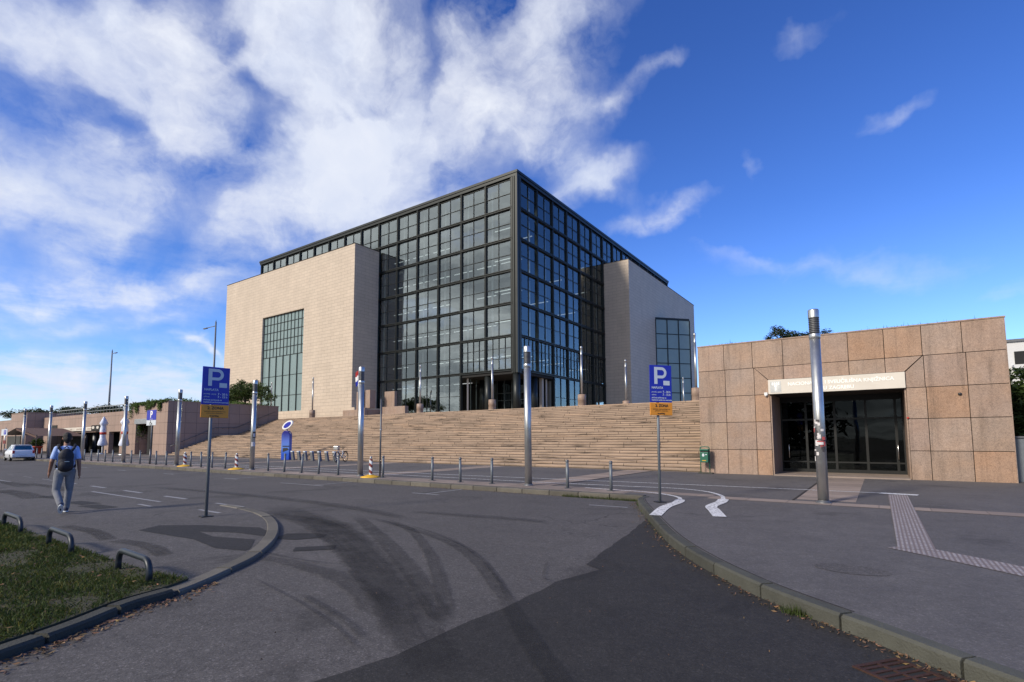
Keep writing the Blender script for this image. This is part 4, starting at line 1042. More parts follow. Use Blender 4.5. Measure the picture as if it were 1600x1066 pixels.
# ------------------------------------------------------------------ bollards
bolx = [-6.51,-7.98,-10.92,-12.3,-13.66,-16.34,-19.2,-20.58,-21.93,-23.31,-24.63,-28.78,-30.22,-31.39,-32.72,-35.9,-37.3,-39.75,-41.2,-44.4,-45.8,-47.2,-48.6,-50.0,-60.7,-62.0,-63.3]
ords = ['first','second','third','fourth','fifth','sixth','seventh','eighth']
b0 = None; cnts = {}
lampname = {0:'sticker wrapped lamp',1:'lamp before the glass corner',2:'lamp by the bicycle',3:'lamp left of the blue totem',4:'lamp before the handrail wall',5:'lamp by the square parking sign',6:'lamp left of the parasols',7:'lamp behind the walking man'}
for bx in bolx:
    li = max(i for i in range(8) if LAMPX[i] > bx); n_ = cnts.get(li, 0); cnts[li] = n_+1
    lab = '%s grey bollard to the left of the %s' % (ords[n_], lampname[li])
    if b0 is None:
        b0 = thing('bollard', lab, 'bollard', (bx, 14.35, PZ), 0, 'grey bollards along the kerb')
        MB().cyl(0, 0, 0, .80, .046, n=14).build('post', 'pole_grey', b0)
        MB().lathe([(.05,.80),(.054,.81),(.052,.85),(.03,.875),(0,.88)], n=14).build('cap', 'galv_dark', b0)
        MB().box(-.10,.10,-.10,.10,0,.018).build('base_plate', 'galv_dark', b0)
    else:
        bb = dup(b0, (bx+random.uniform(-.03,.03), 14.4+random.uniform(-.03,.03), PZ+.003), random.uniform(0,1.5), lab)
        bb.rotation_euler.x = R(random.gauss(0, .9)); bb.rotation_euler.y = R(random.gauss(0, .9))
# ------------------------------------------------------------------ striped posts on yellow feet
def stripe_post(x, y, lab, rz=0):
    t = thing('striped_post', lab, 'delineator', (x, y, PZ+.004), rz, 'striped posts on yellow feet')
    n = 16; H = .66; vs, fs, ms = [], [], []
    mb = MB(); r = .085; NZ = 48
    for j in range(NZ):
        for k in range(n):
            z0, z1_ = .08+H*j/NZ, .08+H*(j+1)/NZ
            a0, a1 = 2*math.pi*k/n, 2*math.pi*(k+1)/n
            band = int(math.floor((z0*1.0+a0/(2*math.pi)*.30)/.13)) % 2
            mb.add([(r*math.cos(a0),r*.6*math.sin(a0),z0),(r*math.cos(a1),r*.6*math.sin(a1),z0),(r*math.cos(a1),r*.6*math.sin(a1),z1_),(r*math.cos(a0),r*.6*math.sin(a0),z1_)], [(0,1,2,3)], 1, band, True)
    mb.add([(r*math.cos(2*math.pi*k/n), r*.6*math.sin(2*math.pi*k/n), .08+H) for k in range(n)], [tuple(range(n))], 1, 0)
    mb.build('post', ['sticker_w' if 0 else 'sign_white', 'red_dark'], t)
    MB().lathe([(.40,0),(.39,.03),(.28,.06),(.14,.09),(.12,.11)], n=8).build('base', 'yellow', t)
    MB().lathe([(.03,.08+H),(.045,.1+H),(.045,.16+H),(0,.19+H)], n=10).build('top_knob', 'galv', t)
    return t
stripe_post(-16.93, 14.25, 'red and white striped post on a bright yellow foot near the bicycle')
stripe_post(-27.55, 14.35, 'dark striped post on a yellow foot left of the stickered lamp', .5)
stripe_post(-33.45, 14.4, 'small striped post on a yellow foot beside the lamp before the handrail', 1.0)
t = thing('thin_post', 'thin dark grey pole standing behind the striped post', 'pole', (-16.95, 14.75, PZ+.004))
MB().cyl(0, 0, 0, 3.2, .035, n=10).build('pole', 'galv_dark', t); MB().cyl(0, 0, 1.9, 1.94, .045, n=10).build('clamp', 'galv', t)
# ------------------------------------------------------------------ parking signs
def parking_sign(x, y, z0, rz, k, lab, grp, tiltx=0.0, tilty=0.0):
    t = thing('parking_sign', lab, 'parking sign', (x, y, z0), rz, grp); t.rotation_euler = (tiltx, tilty, rz)
    zb = 2.08; w = .545*k; hb = .82*k; ho = .27*k
    MB().cyl(0, .045, 0, zb+ho+hb*.75, .032, n=12).build('pole', 'pole_grey', t)
    MB().box(-.11,.11,-.065,.155,0,.02).build('base_plate', 'black', t)
    ox = .055*k
    p = MB().box(ox-w/2, ox+w/2, -.012, .006, zb+ho+.012, zb+ho+hb).build('blue_plate', 'blue', t, bevel=.02)
    o_ = MB().box(ox-w/2-.004, ox+w/2+.004, -.012, .006, zb, zb+ho).build('zone_plate', 'orange', t, bevel=.01)
    Z = zb+ho+.012; fy = -.0135
    mb = MB()
    # big P drawn as a band with a bowl, and the ticket rectangle beside it
    def pbox(x0, x1, z0_, z1_): mb.box(ox+x0*w, ox+x1*w, fy-.003, fy+.001, Z+z0_*hb, Z+z1_*hb)
    pbox(-.29, -.155, .485, .935)
    cx_, rz_ = .02, None
    zc, ro, ri = .785, .15*hb, .075*hb
    out_, in_ = [], []
    for i in range(17):
        a = -math.pi/2+math.pi*i/16
        out_.append((ox+.04*w+ro*1.0*math.cos(a), Z+zc*hb+ro*math.sin(a))); in_.append((ox+.04*w+ri*math.cos(a), Z+zc*hb+ri*math.sin(a)))
    out_ = [(ox-.155*w, Z+zc*hb-ro)]+out_+[(ox-.155*w, Z+zc*hb+ro)]; in_ = [(ox-.155*w, Z+zc*hb-ri)]+in_+[(ox-.155*w, Z+zc*hb+ri)]
    for i in range(len(out_)-1):
        mb.add([(out_[i][0],fy-.003,out_[i][1]),(out_[i+1][0],fy-.003,out_[i+1][1]),(in_[i+1][0],fy-.003,in_[i+1][1]),(in_[i][0],fy-.003,in_[i][1])], [(0,1,2,3)])
    pbox(.12, .40, .455, .575)
    T = lambda px, pz: Matrix.Translation((ox+px*w, fy-.001, Z+pz*hb)) @ UPRIGHT
    text_mb(mb, 'NAPLATA', .078*hb, T(-.42, .385), .001, align='LEFT', bold=True)
    for tx, pz in (('ponedj.- petak', .275), ('subota', .20)): text_mb(mb, tx, .052*hb, T(-.43, pz), .001, align='LEFT')
    for tx, pz in (('7 - 20 h', .275), ('7 - 15 h', .20)): text_mb(mb, tx, .075*hb, T(.43, pz), .001, align='RIGHT', bold=True)
    text_mb(mb, 'plaćanje parkiranja na', .050*hb, T(-.43, .12), .001, align='LEFT', bold=True); text_mb(mb, 'naplatnom parkirnom automatu', .050*hb, T(-.43, .06), .001, align='LEFT', bold=True, sx=.95)
    mb.build('white_lettering', 'sign_white', p, recalc=False)
    mb = MB(); T2 = lambda px, pz: Matrix.Translation((ox+px*w, fy-.001, zb+pz*ho)) @ UPRIGHT
    text_mb(mb, '2. ZONA', .30*ho, T2(.02, .76), .001, bold=True)
    text_mb(mb, 'maksimalno vrijeme parkiranja 2 sata', .105*ho, T2(0, .50), .001); text_mb(mb, 'parkirna karta  dnevna karta', .105*ho, T2(0, .36), .001)
    text_mb(mb, 'm-parking', .16*ho, T2(-.02, .15), .001, align='CENTER', bold=True)
    mb.build('black_lettering', 'black', o_, recalc=False)
    mb = MB()
    for zz in (zb+.1, zb+ho+.2, zb+ho+hb*.7): mb.tube([(-.05,.006,zz),(.05,.006,zz)], .012, 6); mb.box(-.045,.045,.006,.085,zz-.015,zz+.015)
    mb.build('bracket', 'galv_dark', t)
    return t
parking_sign(-11.67, 5.5, IZ, R(83), 1.0, 'blue parking sign with orange zone plate on the left traffic island', 'large blue parking signs', R(0), R(0.2))
parking_sign(-4.36, 12.43, PZ, R(52), 1.12, 'blue parking sign with orange zone plate on the right pavement corner', 'large blue parking signs', 0, R(.3))
t = thing('disabled_parking_sign', 'small square blue P sign with wheelchair plate before the dark doorway', 'parking sign', (-38.9, 14.6, PZ))
MB().cyl(0, .04, 0, 3.4, .035, n=10).cyl(0, .04, 0, .95, .06, n=10).build('pole', 'galv_dark', t)
p = MB().box(-.62, .62, -.015, .005, 2.85, 3.5).build('blue_plate', 'blue', t, bevel=.02); p.scale = (.62, 1, 1)
p.scale = (1,1,1)
p2 = MB().box(-.62, .62, -.015, .005, 2.50, 2.84).build('wheelchair_plate', 'sign_white', t, bevel=.01)
mb = MB(); text_mb(mb, 'P', .62, at_text(0, -.018, 3.2), .001, bold=True); mb.box(-.2, .2, -.019, -.0155, 2.90, 2.92); mb.build('letter', 'board_white', p, recalc=False)
mb = MB(); mb.tube([(.12*math.cos(a)-.02, -.018, 2.63+.1*math.sin(a)) for a in np.linspace(2.2, 6.2, 10)], .018, 5); mb.tube([(-.06,-.018,2.78),(-.04,-.018,2.66),(.1,-.018,2.66),(.16,-.018,2.56)], .018, 5); mb.sph((-.06,-.018,2.81), .025, 8, 5); mb.build('wheelchair_symbol', 'black', p2)
for q in (p, p2): q.scale = (1.15, 1, 1)
t = thing('edge_parking_sign', 'white plate with small blue P on a pole at the left edge', 'parking sign', (-74.3, 14.6, PZ))
MB().cyl(0, .03, 0, 2.9, .05, n=10).build('pole', 'galv', t)
p = MB().box(-1.3, .95, -.03, .0, 2.1, 2.75).build('white_plate', 'sign_white', t)
mb = MB(); mb.box(-.35, .55, -.036, -.031, 2.2, 2.65, 1, 0); text_mb(mb, 'P', .42, at_text(.1, -.038, 2.43), .001, 1, bold=True); mb.build('letter_panel', ['blue', 'board_white'], p, recalc=False)
MB().box(-.5, .5, -.02, .02, 1.25, 1.6).build('red_plate', 'red_dark', t)
# ------------------------------------------------------------------ bike share totem, docks, bicycle
t = thing('bike_share_totem', 'tall blue rounded totem topped by a white oval sign', 'totem', (-37.6, 23.4, PZ), R(20))
prof = [(-.36,0),(.36,0),(.36,1.85)]+[(.36*math.cos(a), 1.85+.40*math.sin(a)) for a in np.linspace(0, math.pi, 13)[1:-1]]+[(-.36,1.85)]
MB().extrude(prof, 1, -.16, .16).build('body', 'kiosk', t, bevel=.02)
mb = MB().box(-.22,.34,-.2,-.161,1.02,1.08).extrude([(-.2,.60),(.34,.78),(.2,.92),(-.2,.90)], 1, -.175, -.161); mb.build('screen', 'black', t)
mb = MB(); mb.cyl(0,0,2.2,2.5,.04,n=10); mb.build('neck', 'galv_dark', t)
rot = Matrix.Rotation(R(-32), 4, 'Y')
ring = MB(); ell = [(.52*math.cos(a), .26*math.sin(a)) for a in np.linspace(0, 2*math.pi, 29)[:-1]]
ring.extrude(ell, 1, -.06, .06); sgn = ring.xf(Matrix.Translation((.05,0,2.68)) @ rot).build('oval_sign', 'board_white', t)
MB().extrude([(x*.72, z*.62) for x, z in ell], 1, -.075, -.061).xf(Matrix.Translation((.05,0,2.68)) @ rot).build('oval_inset', 'blue', sgn)
d0 = None
for i, x in enumerate([-36.35,-35.55,-34.75,-33.92,-33.05,-32.2,-31.3]):
    lab = '%s slanted bicycle dock to the right of the blue totem' % ords[i]
    if d0 is None:
        d0 = thing('bike_dock', lab, 'bicycle dock', (x, 23.2, PZ), R(8), 'bicycle docks beside the totem')
        MB().extrude([(-.10,0),(.14,0),(.0,.62),(-.22,.62)], 1, -.09, .09).build('body', 'galv_dark', d0, bevel=.02)
        MB().extrude([(-.23,.622),(.01,.622),(-.03,.70),(-.22,.70)], 1, -.095, .095).build('cap', 'sign_white', d0, bevel=.015)
    else: dup(d0, (x, 23.2, PZ), R(8), lab)
t = thing('bicycle', 'dark bicycle with white basket top parked at the last dock', 'bicycle', (-30.0, 22.7, PZ), R(-68))
def wheel(x):
    w_ = MB(); ci = [(x+.33*math.cos(a), 0, .35+.33*math.sin(a)) for a in np.linspace(0, 2*math.pi, 25)[:-1]]
    w_.tube(ci, .022, 6, closed=True); o_ = w_.build('wheel', 'rubber', t)
    s_ = MB()
    for k in range(14): a = 2*math.pi*k/14; s_.tube([(x,0,.35),(x+.31*math.cos(a),0,.35+.31*math.sin(a))], .003, 4)
    s_.tube([(x,-.05,.35),(x,.05,.35)], .03, 8); s_.build('spokes', 'chrome', o_)
    f_ = MB(); ar = [(x+.385*math.cos(a), 0, .35+.385*math.sin(a)) for a in np.linspace(.2, 2.9, 14)]; f_.tube(ar, .02, 6); f_.build('mudguard', 'galv', o_)
wheel(-.53); wheel(.53)
mb = MB()
for a, b, r in (((-.53,0,.35),(-.1,0,.32),.014),((-.1,0,.32),(-.2,0,.82),.02),((-.1,0,.32),(.40,0,.78),.026),((-.17,0,.66),(.38,0,.86),.02),((-.53,0,.35),(-.17,0,.66),.012),((.53,0,.35),(.38,0,.92),.018)): mb.tube([a,b], r, 8)
mb.build('frame', 'sign_white', t)
MB().tube([(.38,0,.9),(.36,0,1.08)], .015, 8).tube([(.22,-.3,1.08),(.34,-.2,1.12),(.36,0,1.08),(.34,.2,1.12),(.22,.3,1.08)], .014, 8).build('handlebar', 'black', t)
MB().tube([(-.2,0,.8),(-.22,0,.93)], .014, 8).sph((-.24,0,.96), (.14,.075,.035), 10, 6).build('saddle', 'black', t)
MB().lathe([(.10,.34),(.10,.35)], n=12).tube([(-.1,-.1,.22),(-.1,.1,.42)], .012, 6).build('crank', 'galv_dark', t)
MB().box(.44,.72,-.17,.17,.86,1.1).build('front_basket', 'galv', t, bevel=.03)
MB().box(-.68,-.30,-.07,.07,.72,.76).build('rear_rack', 'black', t)
# ------------------------------------------------------------------ litter bin
t = thing('litter_bin', 'green litter bin with stickers on two posts at the pavilion corner', 'litter bin', (-6.28, 23.6, PZ))
for s_ in (-1, 1): MB().tube([(s_*.19,0,0),(s_*.19,0,1.12)], .02, 8).build('leg', 'green_bin', t)
MB().tube([(-.19,0,1.05),(-.17,0,1.14),(0,0,1.16),(.17,0,1.14),(.19,0,1.05)], .02, 8).build('top_hoop', 'green_bin', t)
MB().extrude([(-.165,.48),(.165,.48),(.18,.93),(-.18,.93)], 1, -.15, .13).build('bucket', 'green_bin', t, bevel=.02)
MB().box(-.185,.185,-.16,.13,.985,1.06).build('lid', 'green_bin', t, bevel=.02)
MB().box(-.16,.16,-.10,.10,.93,.99).build('slot', 'black', t)
mb = MB(); mb.extrude([(.0+.05*math.cos(a)-.03, .80+.07*math.sin(a)) for a in np.linspace(0, 6, 12)], 1, -.156, -.1505, 1, 0); mb.box(.06,.12,-.156,-.1505,.80,.84,1,0); mb.box(-.08,.08,-.156,-.1505,.55,.58,1,1); split_build(mb, 'sticker', ['sign_white', 'yellow'], t)
MB().box(-.30,.32,-.12,.14,0,.05).build('base_slab', 'kerb_green', t, bevel=.01)
# ------------------------------------------------------------------ hoop barriers on the grass
hl = ['nearest dark tube hoop barrier at the corner of the grass', 'middle dark tube hoop barrier on the grass edge', 'farthest dark tube hoop barrier at the left edge']
h0 = None
for i, (x, y, w) in enumerate(((-7.26,2.62,.98),(-9.93,2.63,1.15),(-12.8,2.70,1.3))):
    if h0 is None:
        h0 = thing('hoop_barrier', hl[0], 'hoop barrier', (x, y, IZ+.02), R(-2), 'dark hoop barriers on the grass')
        a = w/2; H = .245; pts = [(-a,0,0),(-a,0,H*.4)]+[(-a+.147-.147*math.cos(q), 0, H*.4+.147*math.sin(q)) for q in np.linspace(.15, 1.57, 7)]
        pts += [(-p[0], 0, p[2]) for p in pts[::-1]]
        tag(MB().tube(pts, .034, 14).build('tube', 'bluegrey', h0))
        split_build(MB().cyl(-a,0,-.02,.012,.06,n=12).cyl(a,0,-.02,.012,.06,n=12), 'foot', 'soil', h0)
    else:
        q = dup(h0, (x, y, IZ+.02), R(-2), hl[i]); q.scale = (w/.98, 1, 1.02)
# ------------------------------------------------------------------ drain grate
t = thing('drain_grate', 'rusty iron drain grate in the dark asphalt at the kerb', 'drain grate', (.12, 4.62, .004), R(-37))
mb = MB().box(-.30,.30,-.22,-.19,-.01,.012).box(-.30,.30,.19,.22,-.01,.012).box(-.30,-.27,-.19,.19,-.01,.012).box(.27,.30,-.19,.19,-.01,.012); mb.build('frame', 'rust', t)
mb = MB()
for i in range(8): x = -.235+i*.067; mb.box(x-.012,x+.012,-.19,.19,-.01,.010)
mb.box(-.27,.27,-.012,.012,-.012,.011); mb.build('bars', 'rust', t)
MB().box(-.27,.27,-.19,.19,-.02,.0015).build('pit', 'interior_dark', t)
# ------------------------------------------------------------------ parasols
def parasol(x, y, lab, rz, first=[None]):
    if first[0] is None:
        t = first[0] = thing('closed_parasol', lab, 'parasol', (x, y, PZ), rz, 'closed cafe parasols')
        n = 28; vs = []; prof = [(.34,0.95),(.42,1.05),(.36,1.4),(.25,1.8),(.23,2.2),(.27,2.6),(.26,2.9),(.22,3.2),(.33,3.42),(.36,3.5),(.22,3.85),(.08,4.2),(0.02,4.28)]
        for r, z in prof:
            for k in range(n): rr = r*(1+.16*math.cos(k*math.pi)*(1 if k % 2 else 1)+.10*math.sin(3*2*math.pi*k/n+z*2)); vs.append((rr*math.cos(2*math.pi*k/n), rr*math.sin(2*math.pi*k/n), z))
        mb = MB(); mb.add(vs, [(i*n+k, i*n+(k+1)%n, (i+1)*n+(k+1)%n, (i+1)*n+k) for i in range(len(prof)-1) for k in range(n)], 1, 0, True); cn = mb.build('canopy', 'parasol', t)
        MB().cyl(0,0,0,1.3,.06,n=10).build('pole', 'white', t)
        MB().lathe([(.5,0),(.5,.08),(.1,.14)], n=12).build('base', 'galv', t)
        st_ = MB(); st_.lathe([(.25,2.22),(.31,2.24),(.32,2.48),(.26,2.5)], n=n); st_.build('red_band', 'red', cn)
    else: dup(first[0], (x, y, PZ), rz, lab)
parasol(-66.2, 22.4, 'closed blue white parasol with red band nearer the doorway lamp', 0)
parasol(-73.0, 22.6, 'closed blue white parasol with red band further from the doorway', 1.1)
t = thing('flower_tub', 'orange red planter tub with a small green bush by the car', 'planter', (-83.0, 19.2, PZ))
MB().lathe([(.38,0),(.5,.75),(.56,.76),(.56,.9),(.48,.9),(.45,.8),(0,.8)], n=20).build('tub', 'terracotta', t)
# ------------------------------------------------------------------ foliage
def leaves(mb, rg, blobs, n, s, flat=0.5, shell=0.45):
    tot = sum(b[3]*b[4]*b[5] for b in blobs)**(1)
    for b in blobs:
        k = int(n*(b[3]*b[4]*b[5])/tot); ncl = max(3, k//16)
        cl = []
        for _ in range(ncl):
            while True:
                v = Vector((rg.uniform(-1,1), rg.uniform(-1,1), rg.uniform(-1,1)))
                if shell < v.length < 1: break
            cl.append((v, rg.uniform(.6, 1.35)))
        for i in range(k):
            v, tc = cl[i % ncl]
            c = Vector((b[0]+v.x*b[3], b[1]+v.y*b[4], b[2]+v.z*b[5]))+Vector((rg.gauss(0,1), rg.gauss(0,1), rg.gauss(0,.6)))*s*1.5
            a = Vector((rg.gauss(0,1), rg.gauss(0,1), rg.gauss(0,flat))).normalized(); u = a.cross(Vector((rg.gauss(0,1), rg.gauss(0,1), rg.gauss(0,1)))).normalized()
            L = s*rg.uniform(.6, 1.3); w = L*.34; t = tc*rg.uniform(.75, 1.25)
            mb.add([c-a*L, c+u*w, c+a*L, c-u*w], [(0,1,2,3)], (t, t, t*.9))
    return mb
def tree(name, label, cat, base, trunk_h, blobs, n, s, mat_='leaf', r=.16, seed=1, group=None, flat=.5):
    rg = random.Random(seed); t = thing(name, label, cat, base, 0, group)
    mb = MB(); mb.tube([(0,0,-.3),(.05,0,trunk_h*.5),(0,.05,trunk_h)], [r*1.25, r, r*.75], 9)
    for b in blobs:
        e = Vector((b[0], b[1], b[2])); s0 = Vector((0, .05, trunk_h*.8)); md = (s0+e)/2+Vector((rg.uniform(-.2,.2), rg.uniform(-.2,.2), .12))
        mb.tube([s0, md, e], [r*.55, r*.35, r*.1], 6)
        for _ in range(3):
            q = e+Vector((rg.uniform(-1,1)*b[3], rg.uniform(-1,1)*b[4], rg.uniform(-.6,.8)*b[5]))*.8
            mb.tube([md, (md+q)/2+Vector((0,0,.05)), q], [r*.28, r*.18, r*.05], 5)
    mb.build('trunk', 'bark', t)
    leaves(MB(), rg, blobs, n, s, flat).build('crown', mat_, t, recalc=False) if False else None
    m2 = leaves(MB(), rg, blobs, n, s, flat); m2.build('crown', mat_, t, recalc=False)
    return t
def frm(px0, px1, py0, py1, Y):
    a = PYP(px0, py1, Y); b = PYP(px1, py0, Y); return a, b
# tree on the terrace left of the stone block
a, b = frm(352, 424, 597, 630, 33.5); w = b[0]-a[0]; cx = (a[0]+b[0])/2; zb_ = 5.7
tree('terrace_tree', 'broad green tree on the terrace above the stair side wall', 'tree', (cx-.5, 33.5, zb_), 1.4,
     [(-w*.28,0,1.55,w*.24,1.6,.9),(0.2,0,2.1,w*.26,1.6,.95),(w*.25,0,1.75,w*.2,1.4,.65),(w*.40,0,1.0,w*.16,1.2,.5),(-w*.42,0,1.1,w*.16,1.2,.8),(-w*.1,0.2,1.3,w*.22,1.2,.6)], 7000, .16, seed=4, r=.14)
for px0, px1, py0, py1, lab, sd in ((91, 130, 635, 648, 'flat topped dark tree behind the roof railing, left of its twin', 8), (151, 184, 633, 646, 'flat topped dark tree behind the roof railing beside the tall mast', 9)):
    a, b = frm(px0, px1, py0, py1, 40); w = b[0]-a[0]
    tree('roof_tree', lab, 'tree', ((a[0]+b[0])/2, 40, 4.2), max(1.5, b[2]-4.2-1.2), [(-w*.25,0,b[2]-5.1,w*.27,2,.55),(w*.1,0,b[2]-4.8,w*.25,2,.55),(w*.32,0,b[2]-5.3,w*.2,2,.45)], 2600, .24, 'leaf_pine', .16, sd, 'flat trees on the cafe roof')
for px0, px1, py0, py1, lab, sd in ((8, 36, 643, 652, 'dark bush top at the far left roof', 18), (50, 62, 640, 652, 'small dark bush on the far block roof', 19)):
    a, b = frm(px0, px1, py0, py1, 34); w = b[0]-a[0]
    tree('roof_bush', lab, 'bush', ((a[0]+b[0])/2, 34, 5.1), .8, [(0,0,b[2]-5.6,w*.45,2,.7),(w*.2,0,b[2]-5.9,w*.3,2,.5)], 1200, .25, 'leaf_pine', .1, sd)
# pine behind the pavilion
pb = PYP(1250, 520, 44)
tree('pine_tree', 'dark spreading pine behind the pavilion roof', 'tree', (pb[0], 44, 4.2), 4.0,
     [(-1.75,0,5.45,.35,.6,.16),(-1.45,0,5.75,.38,.6,.16),(-1.9,0,5.05,.45,.6,.14),(-1.1,0,5.35,.5,.8,.22),(-.6,0,5.1,.6,.8,.22),(-1.1,0,4.75,.8,.9,.2),(.1,0,4.9,.6,.8,.2),(.7,0,5.0,.5,.8,.18),(.9,0,4.7,.6,.8,.3),(-1.8,0,4.4,.9,.9,.2),(0,0,4.45,1.4,1,.3),(1.7,0,5.15,.4,.6,.12)], 8500, .085, 'leaf_pine', .12, 31, flat=.25)
t = thing('roof_weeds', 'sparse weeds sprouting along the pavilion roof edge', 'plants', (0, 24.2, PT)); rg = random.Random(6); mb = MB()
for _ in range(330):
    x = rg.choice([rg.uniform(-6.3, 3.4), rg.gauss(.6, .5), rg.gauss(-5.2, .4)]); h = abs(rg.gauss(.03, .07)); q = rg.uniform(-.05, .05)
    if -6.4 < x < 3.5: mb.add([(x-.006,rg.uniform(-.1,.1),0),(x+.006,rg.uniform(-.1,.1),0),(x+q,0,h)], [(0,1,2)], rg.uniform(.5,1.3))
mb.build('stems', 'leaf_pine', t, recalc=False)
# hedge at the right edge
t = thing('hedge', 'dense dark green hedge between the pavilion and the white house', 'hedge', (9, 30, 0)); rg = random.Random(12)
MB().box(4.7, 18, 30.8, 33, 0, 3.9).build('branches', 'leaf_pine', t, off=(9,30,0))
m2 = leaves(MB(), rg, [(4.6,30.6,1.3,.5,.5,1.3),(4.7,30.6,3.2,.6,.5,1.3),(5.4,30.4,1.8,1.0,.6,1.6),(5.6,30.4,3.8,1.0,.6,.9),(7.0,30.3,2.4,1.4,.7,2.2),(9.0,30.3,2.6,1.6,.7,2.3),(11.5,30.3,2.4,2,.7,2.3)], 18000, .13, .5, .2); m2.build('leaves', 'leaf', t, off=(9,30,0), recalc=False)
# ivy hanging over the terrace block
t = thing('hanging_ivy', 'green ivy spilling over the top of the corner block above the doorway', 'ivy', (-65, 24.3, 5.8)); o = (-65, 24.3, 5.8); rg = random.Random(15); mb = MB()
def ivy_leaf(x, y, z, s):
    a = Vector((rg.gauss(0,1), rg.gauss(0,.7), rg.gauss(0,1))).normalized(); u = a.cross(Vector((0.2,1,.1))).normalized(); t_ = rg.uniform(.55, 1.4)
    c = Vector((x,y,z)); mb.add([c-a*s, c+u*s*.6, c+a*s, c-u*s*.6], [(0,1,2,3)], (t_, t_, t_*.8))
for i in range(90):
    x = rg.uniform(-70.3, -61.0); f = math.sin(x*1.9)+.6*math.sin(x*4.3+1)
    L = max(.12, (.55+.45*f)*rg.uniform(.5, 1.2)) if x < -62.2 else rg.uniform(.05, .3)
    if x < -69.6: L = rg.uniform(.8, 1.9)
    for k in range(int(20+L*34)):
        f_ = rg.random(); ivy_leaf(x+rg.gauss(0,.16), 24.22-rg.uniform(0,.14), 5.9-f_*L, rg.uniform(.05,.11))
for i in range(5200):
    x = rg.uniform(-70.4, -60.9); y = rg.uniform(24.2, 36); ivy_leaf(x, y, 5.82+abs(rg.gauss(0,.14))+.12*math.sin(x*1.3+y), rg.uniform(.07,.15))
for i in range(500): ivy_leaf(-68.75+rg.uniform(0,.4), 24.35+rg.uniform(0,1.0), 3.48-abs(rg.gauss(0,.7)), .08)
mb.build('leaves', 'leaf_ivy', t, off=o, recalc=False)
rg = random.Random(44); m2 = leaves(MB(), rg, [(0,0,1.15,.5,.5,.35),(.2,0,1.4,.4,.4,.35),(-.2,0,1.3,.4,.4,.3)], 700, .13)
m2.build('bush', 'leaf', bpy.data.objects['flower_tub'], recalc=False)
rg = random.Random(77); bl = [(rg.uniform(-110, 70), -48+rg.gauss(0, 3), rg.uniform(3, 6), rg.uniform(4, 7), 3, rg.uniform(4, 7)) for _ in range(46)]
tag(leaves(MB(), rg, bl, 26000, .8, .6, .3).build('added_tree_row', 'leaf_pine', recalc=False), 'unseen row of trees added behind the viewpoint to darken the glass reflections', 'trees', kind='stuff')  # out-of-view foliage, added for dark reflections in the glass
# ------------------------------------------------------------------ tall lighting masts, flag
for (px, pyt, pyb, arm, lab) in ((175.5, 548, 640, 1, 'tall thin lighting mast behind the cafe roof trees'), (337.5, 503, 600, -1, 'tall thin lighting mast left of the stone block')):
    q = PYP(px, pyt, 62); t = thing('lighting_mast', lab, 'mast', (q[0], 62, HZ), 0, 'tall lighting masts'); H = q[2]-HZ
    MB().cyl(0,0,0,H,.34,.17,n=12).build('pole', 'pole_grey', t)
    MB().tube([(0,0,H-1.0),(arm*3.6,-.4,H-1.15)], .10, 8).build('arm', 'pole_grey', t)
    MB().box(min(arm*3.4,arm*5.2), max(arm*3.4,arm*5.2), -.6, -.2, H-1.3, H-1.1).cyl(0,0,H,H+.5,.10,.03,n=8).build('lamp_head', 'galv_dark', t)
q = PYP(560.5, 577, 37.2)
t = thing('flag', 'red white and blue flag hanging behind the street lamp beside the stone block', 'flag', (q[0], 37.2, HZ))
MB().cyl(0,0,0,q[2]-HZ+.1,.03,n=8).build('pole', 'galv', t)
mb = MB(); zt_ = q[2]-HZ-.1
for k in range(8):
    for j in range(6):
        def fp(k_, j_): return (-.03-.055*k_*(1-.03*j_), .06*math.sin(k_*1.3+j_*.3), zt_-j_*.27-.03*k_)
        mb.add([fp(k,j), fp(k+1,j), fp(k+1,j+1), fp(k,j+1)], [(0,1,2,3)], 1, min(2, j//2), True)
mb.build('cloth', ['red', 'board_white', 'blue'], t, recalc=False)

# ------------------------------------------------------------------ walking man
def capsule(mb, a, b, ra, rb, n=12):
    mb.tube([a, b], [ra, rb], n); mb.sph(a, ra, n, 8); mb.sph(b, rb, n, 8); return mb
def remesh(o, vox, smooth=6):
    r_ = o.modifiers.new('remesh', 'REMESH'); r_.mode = 'VOXEL'; r_.voxel_size = vox; r_.use_smooth_shade = True
    s_ = o.modifiers.new('smooth', 'SMOOTH'); s_.factor = .5; s_.iterations = smooth
    return o
man = thing('person', 'man in light blue t-shirt and grey trousers walking away wearing a backpack', 'person', (-14.98, 3.98, IZ), R(75))
shL, shR = (-.165,0,1.43), (.165,0,1.43)
elL, elR = (-.235,-.05,1.15), (.225,-.07,1.14); wrL, wrR = (-.265,.06,.92), (.245,-.03,.895)
hipL, hipR = (-.095,0,.92), (.095,0,.92); knL, knR = (-.135,.0,.50), (.085,.13,.505); anL, anR = (-.035,-.27,.20), (.055,.14,.085)
mb = MB()
mb.sph((0,0,1.02), (.155,.105,.15)).sph((0,.01,1.2), (.16,.10,.19)).sph((0,.0,1.36), (.185,.105,.14))
capsule(mb, (0,.0,1.42), (0,.03,1.56), .062, .056)
mb.sph((0,.045,1.665), (.075,.094,.112)).sph((0,.075,1.60), (.058,.065,.055)).sph((0,.145,1.645), (.014,.02,.022))
for s_ in (-1, 1): mb.sph((s_*.078,.035,1.65), (.014,.022,.032))
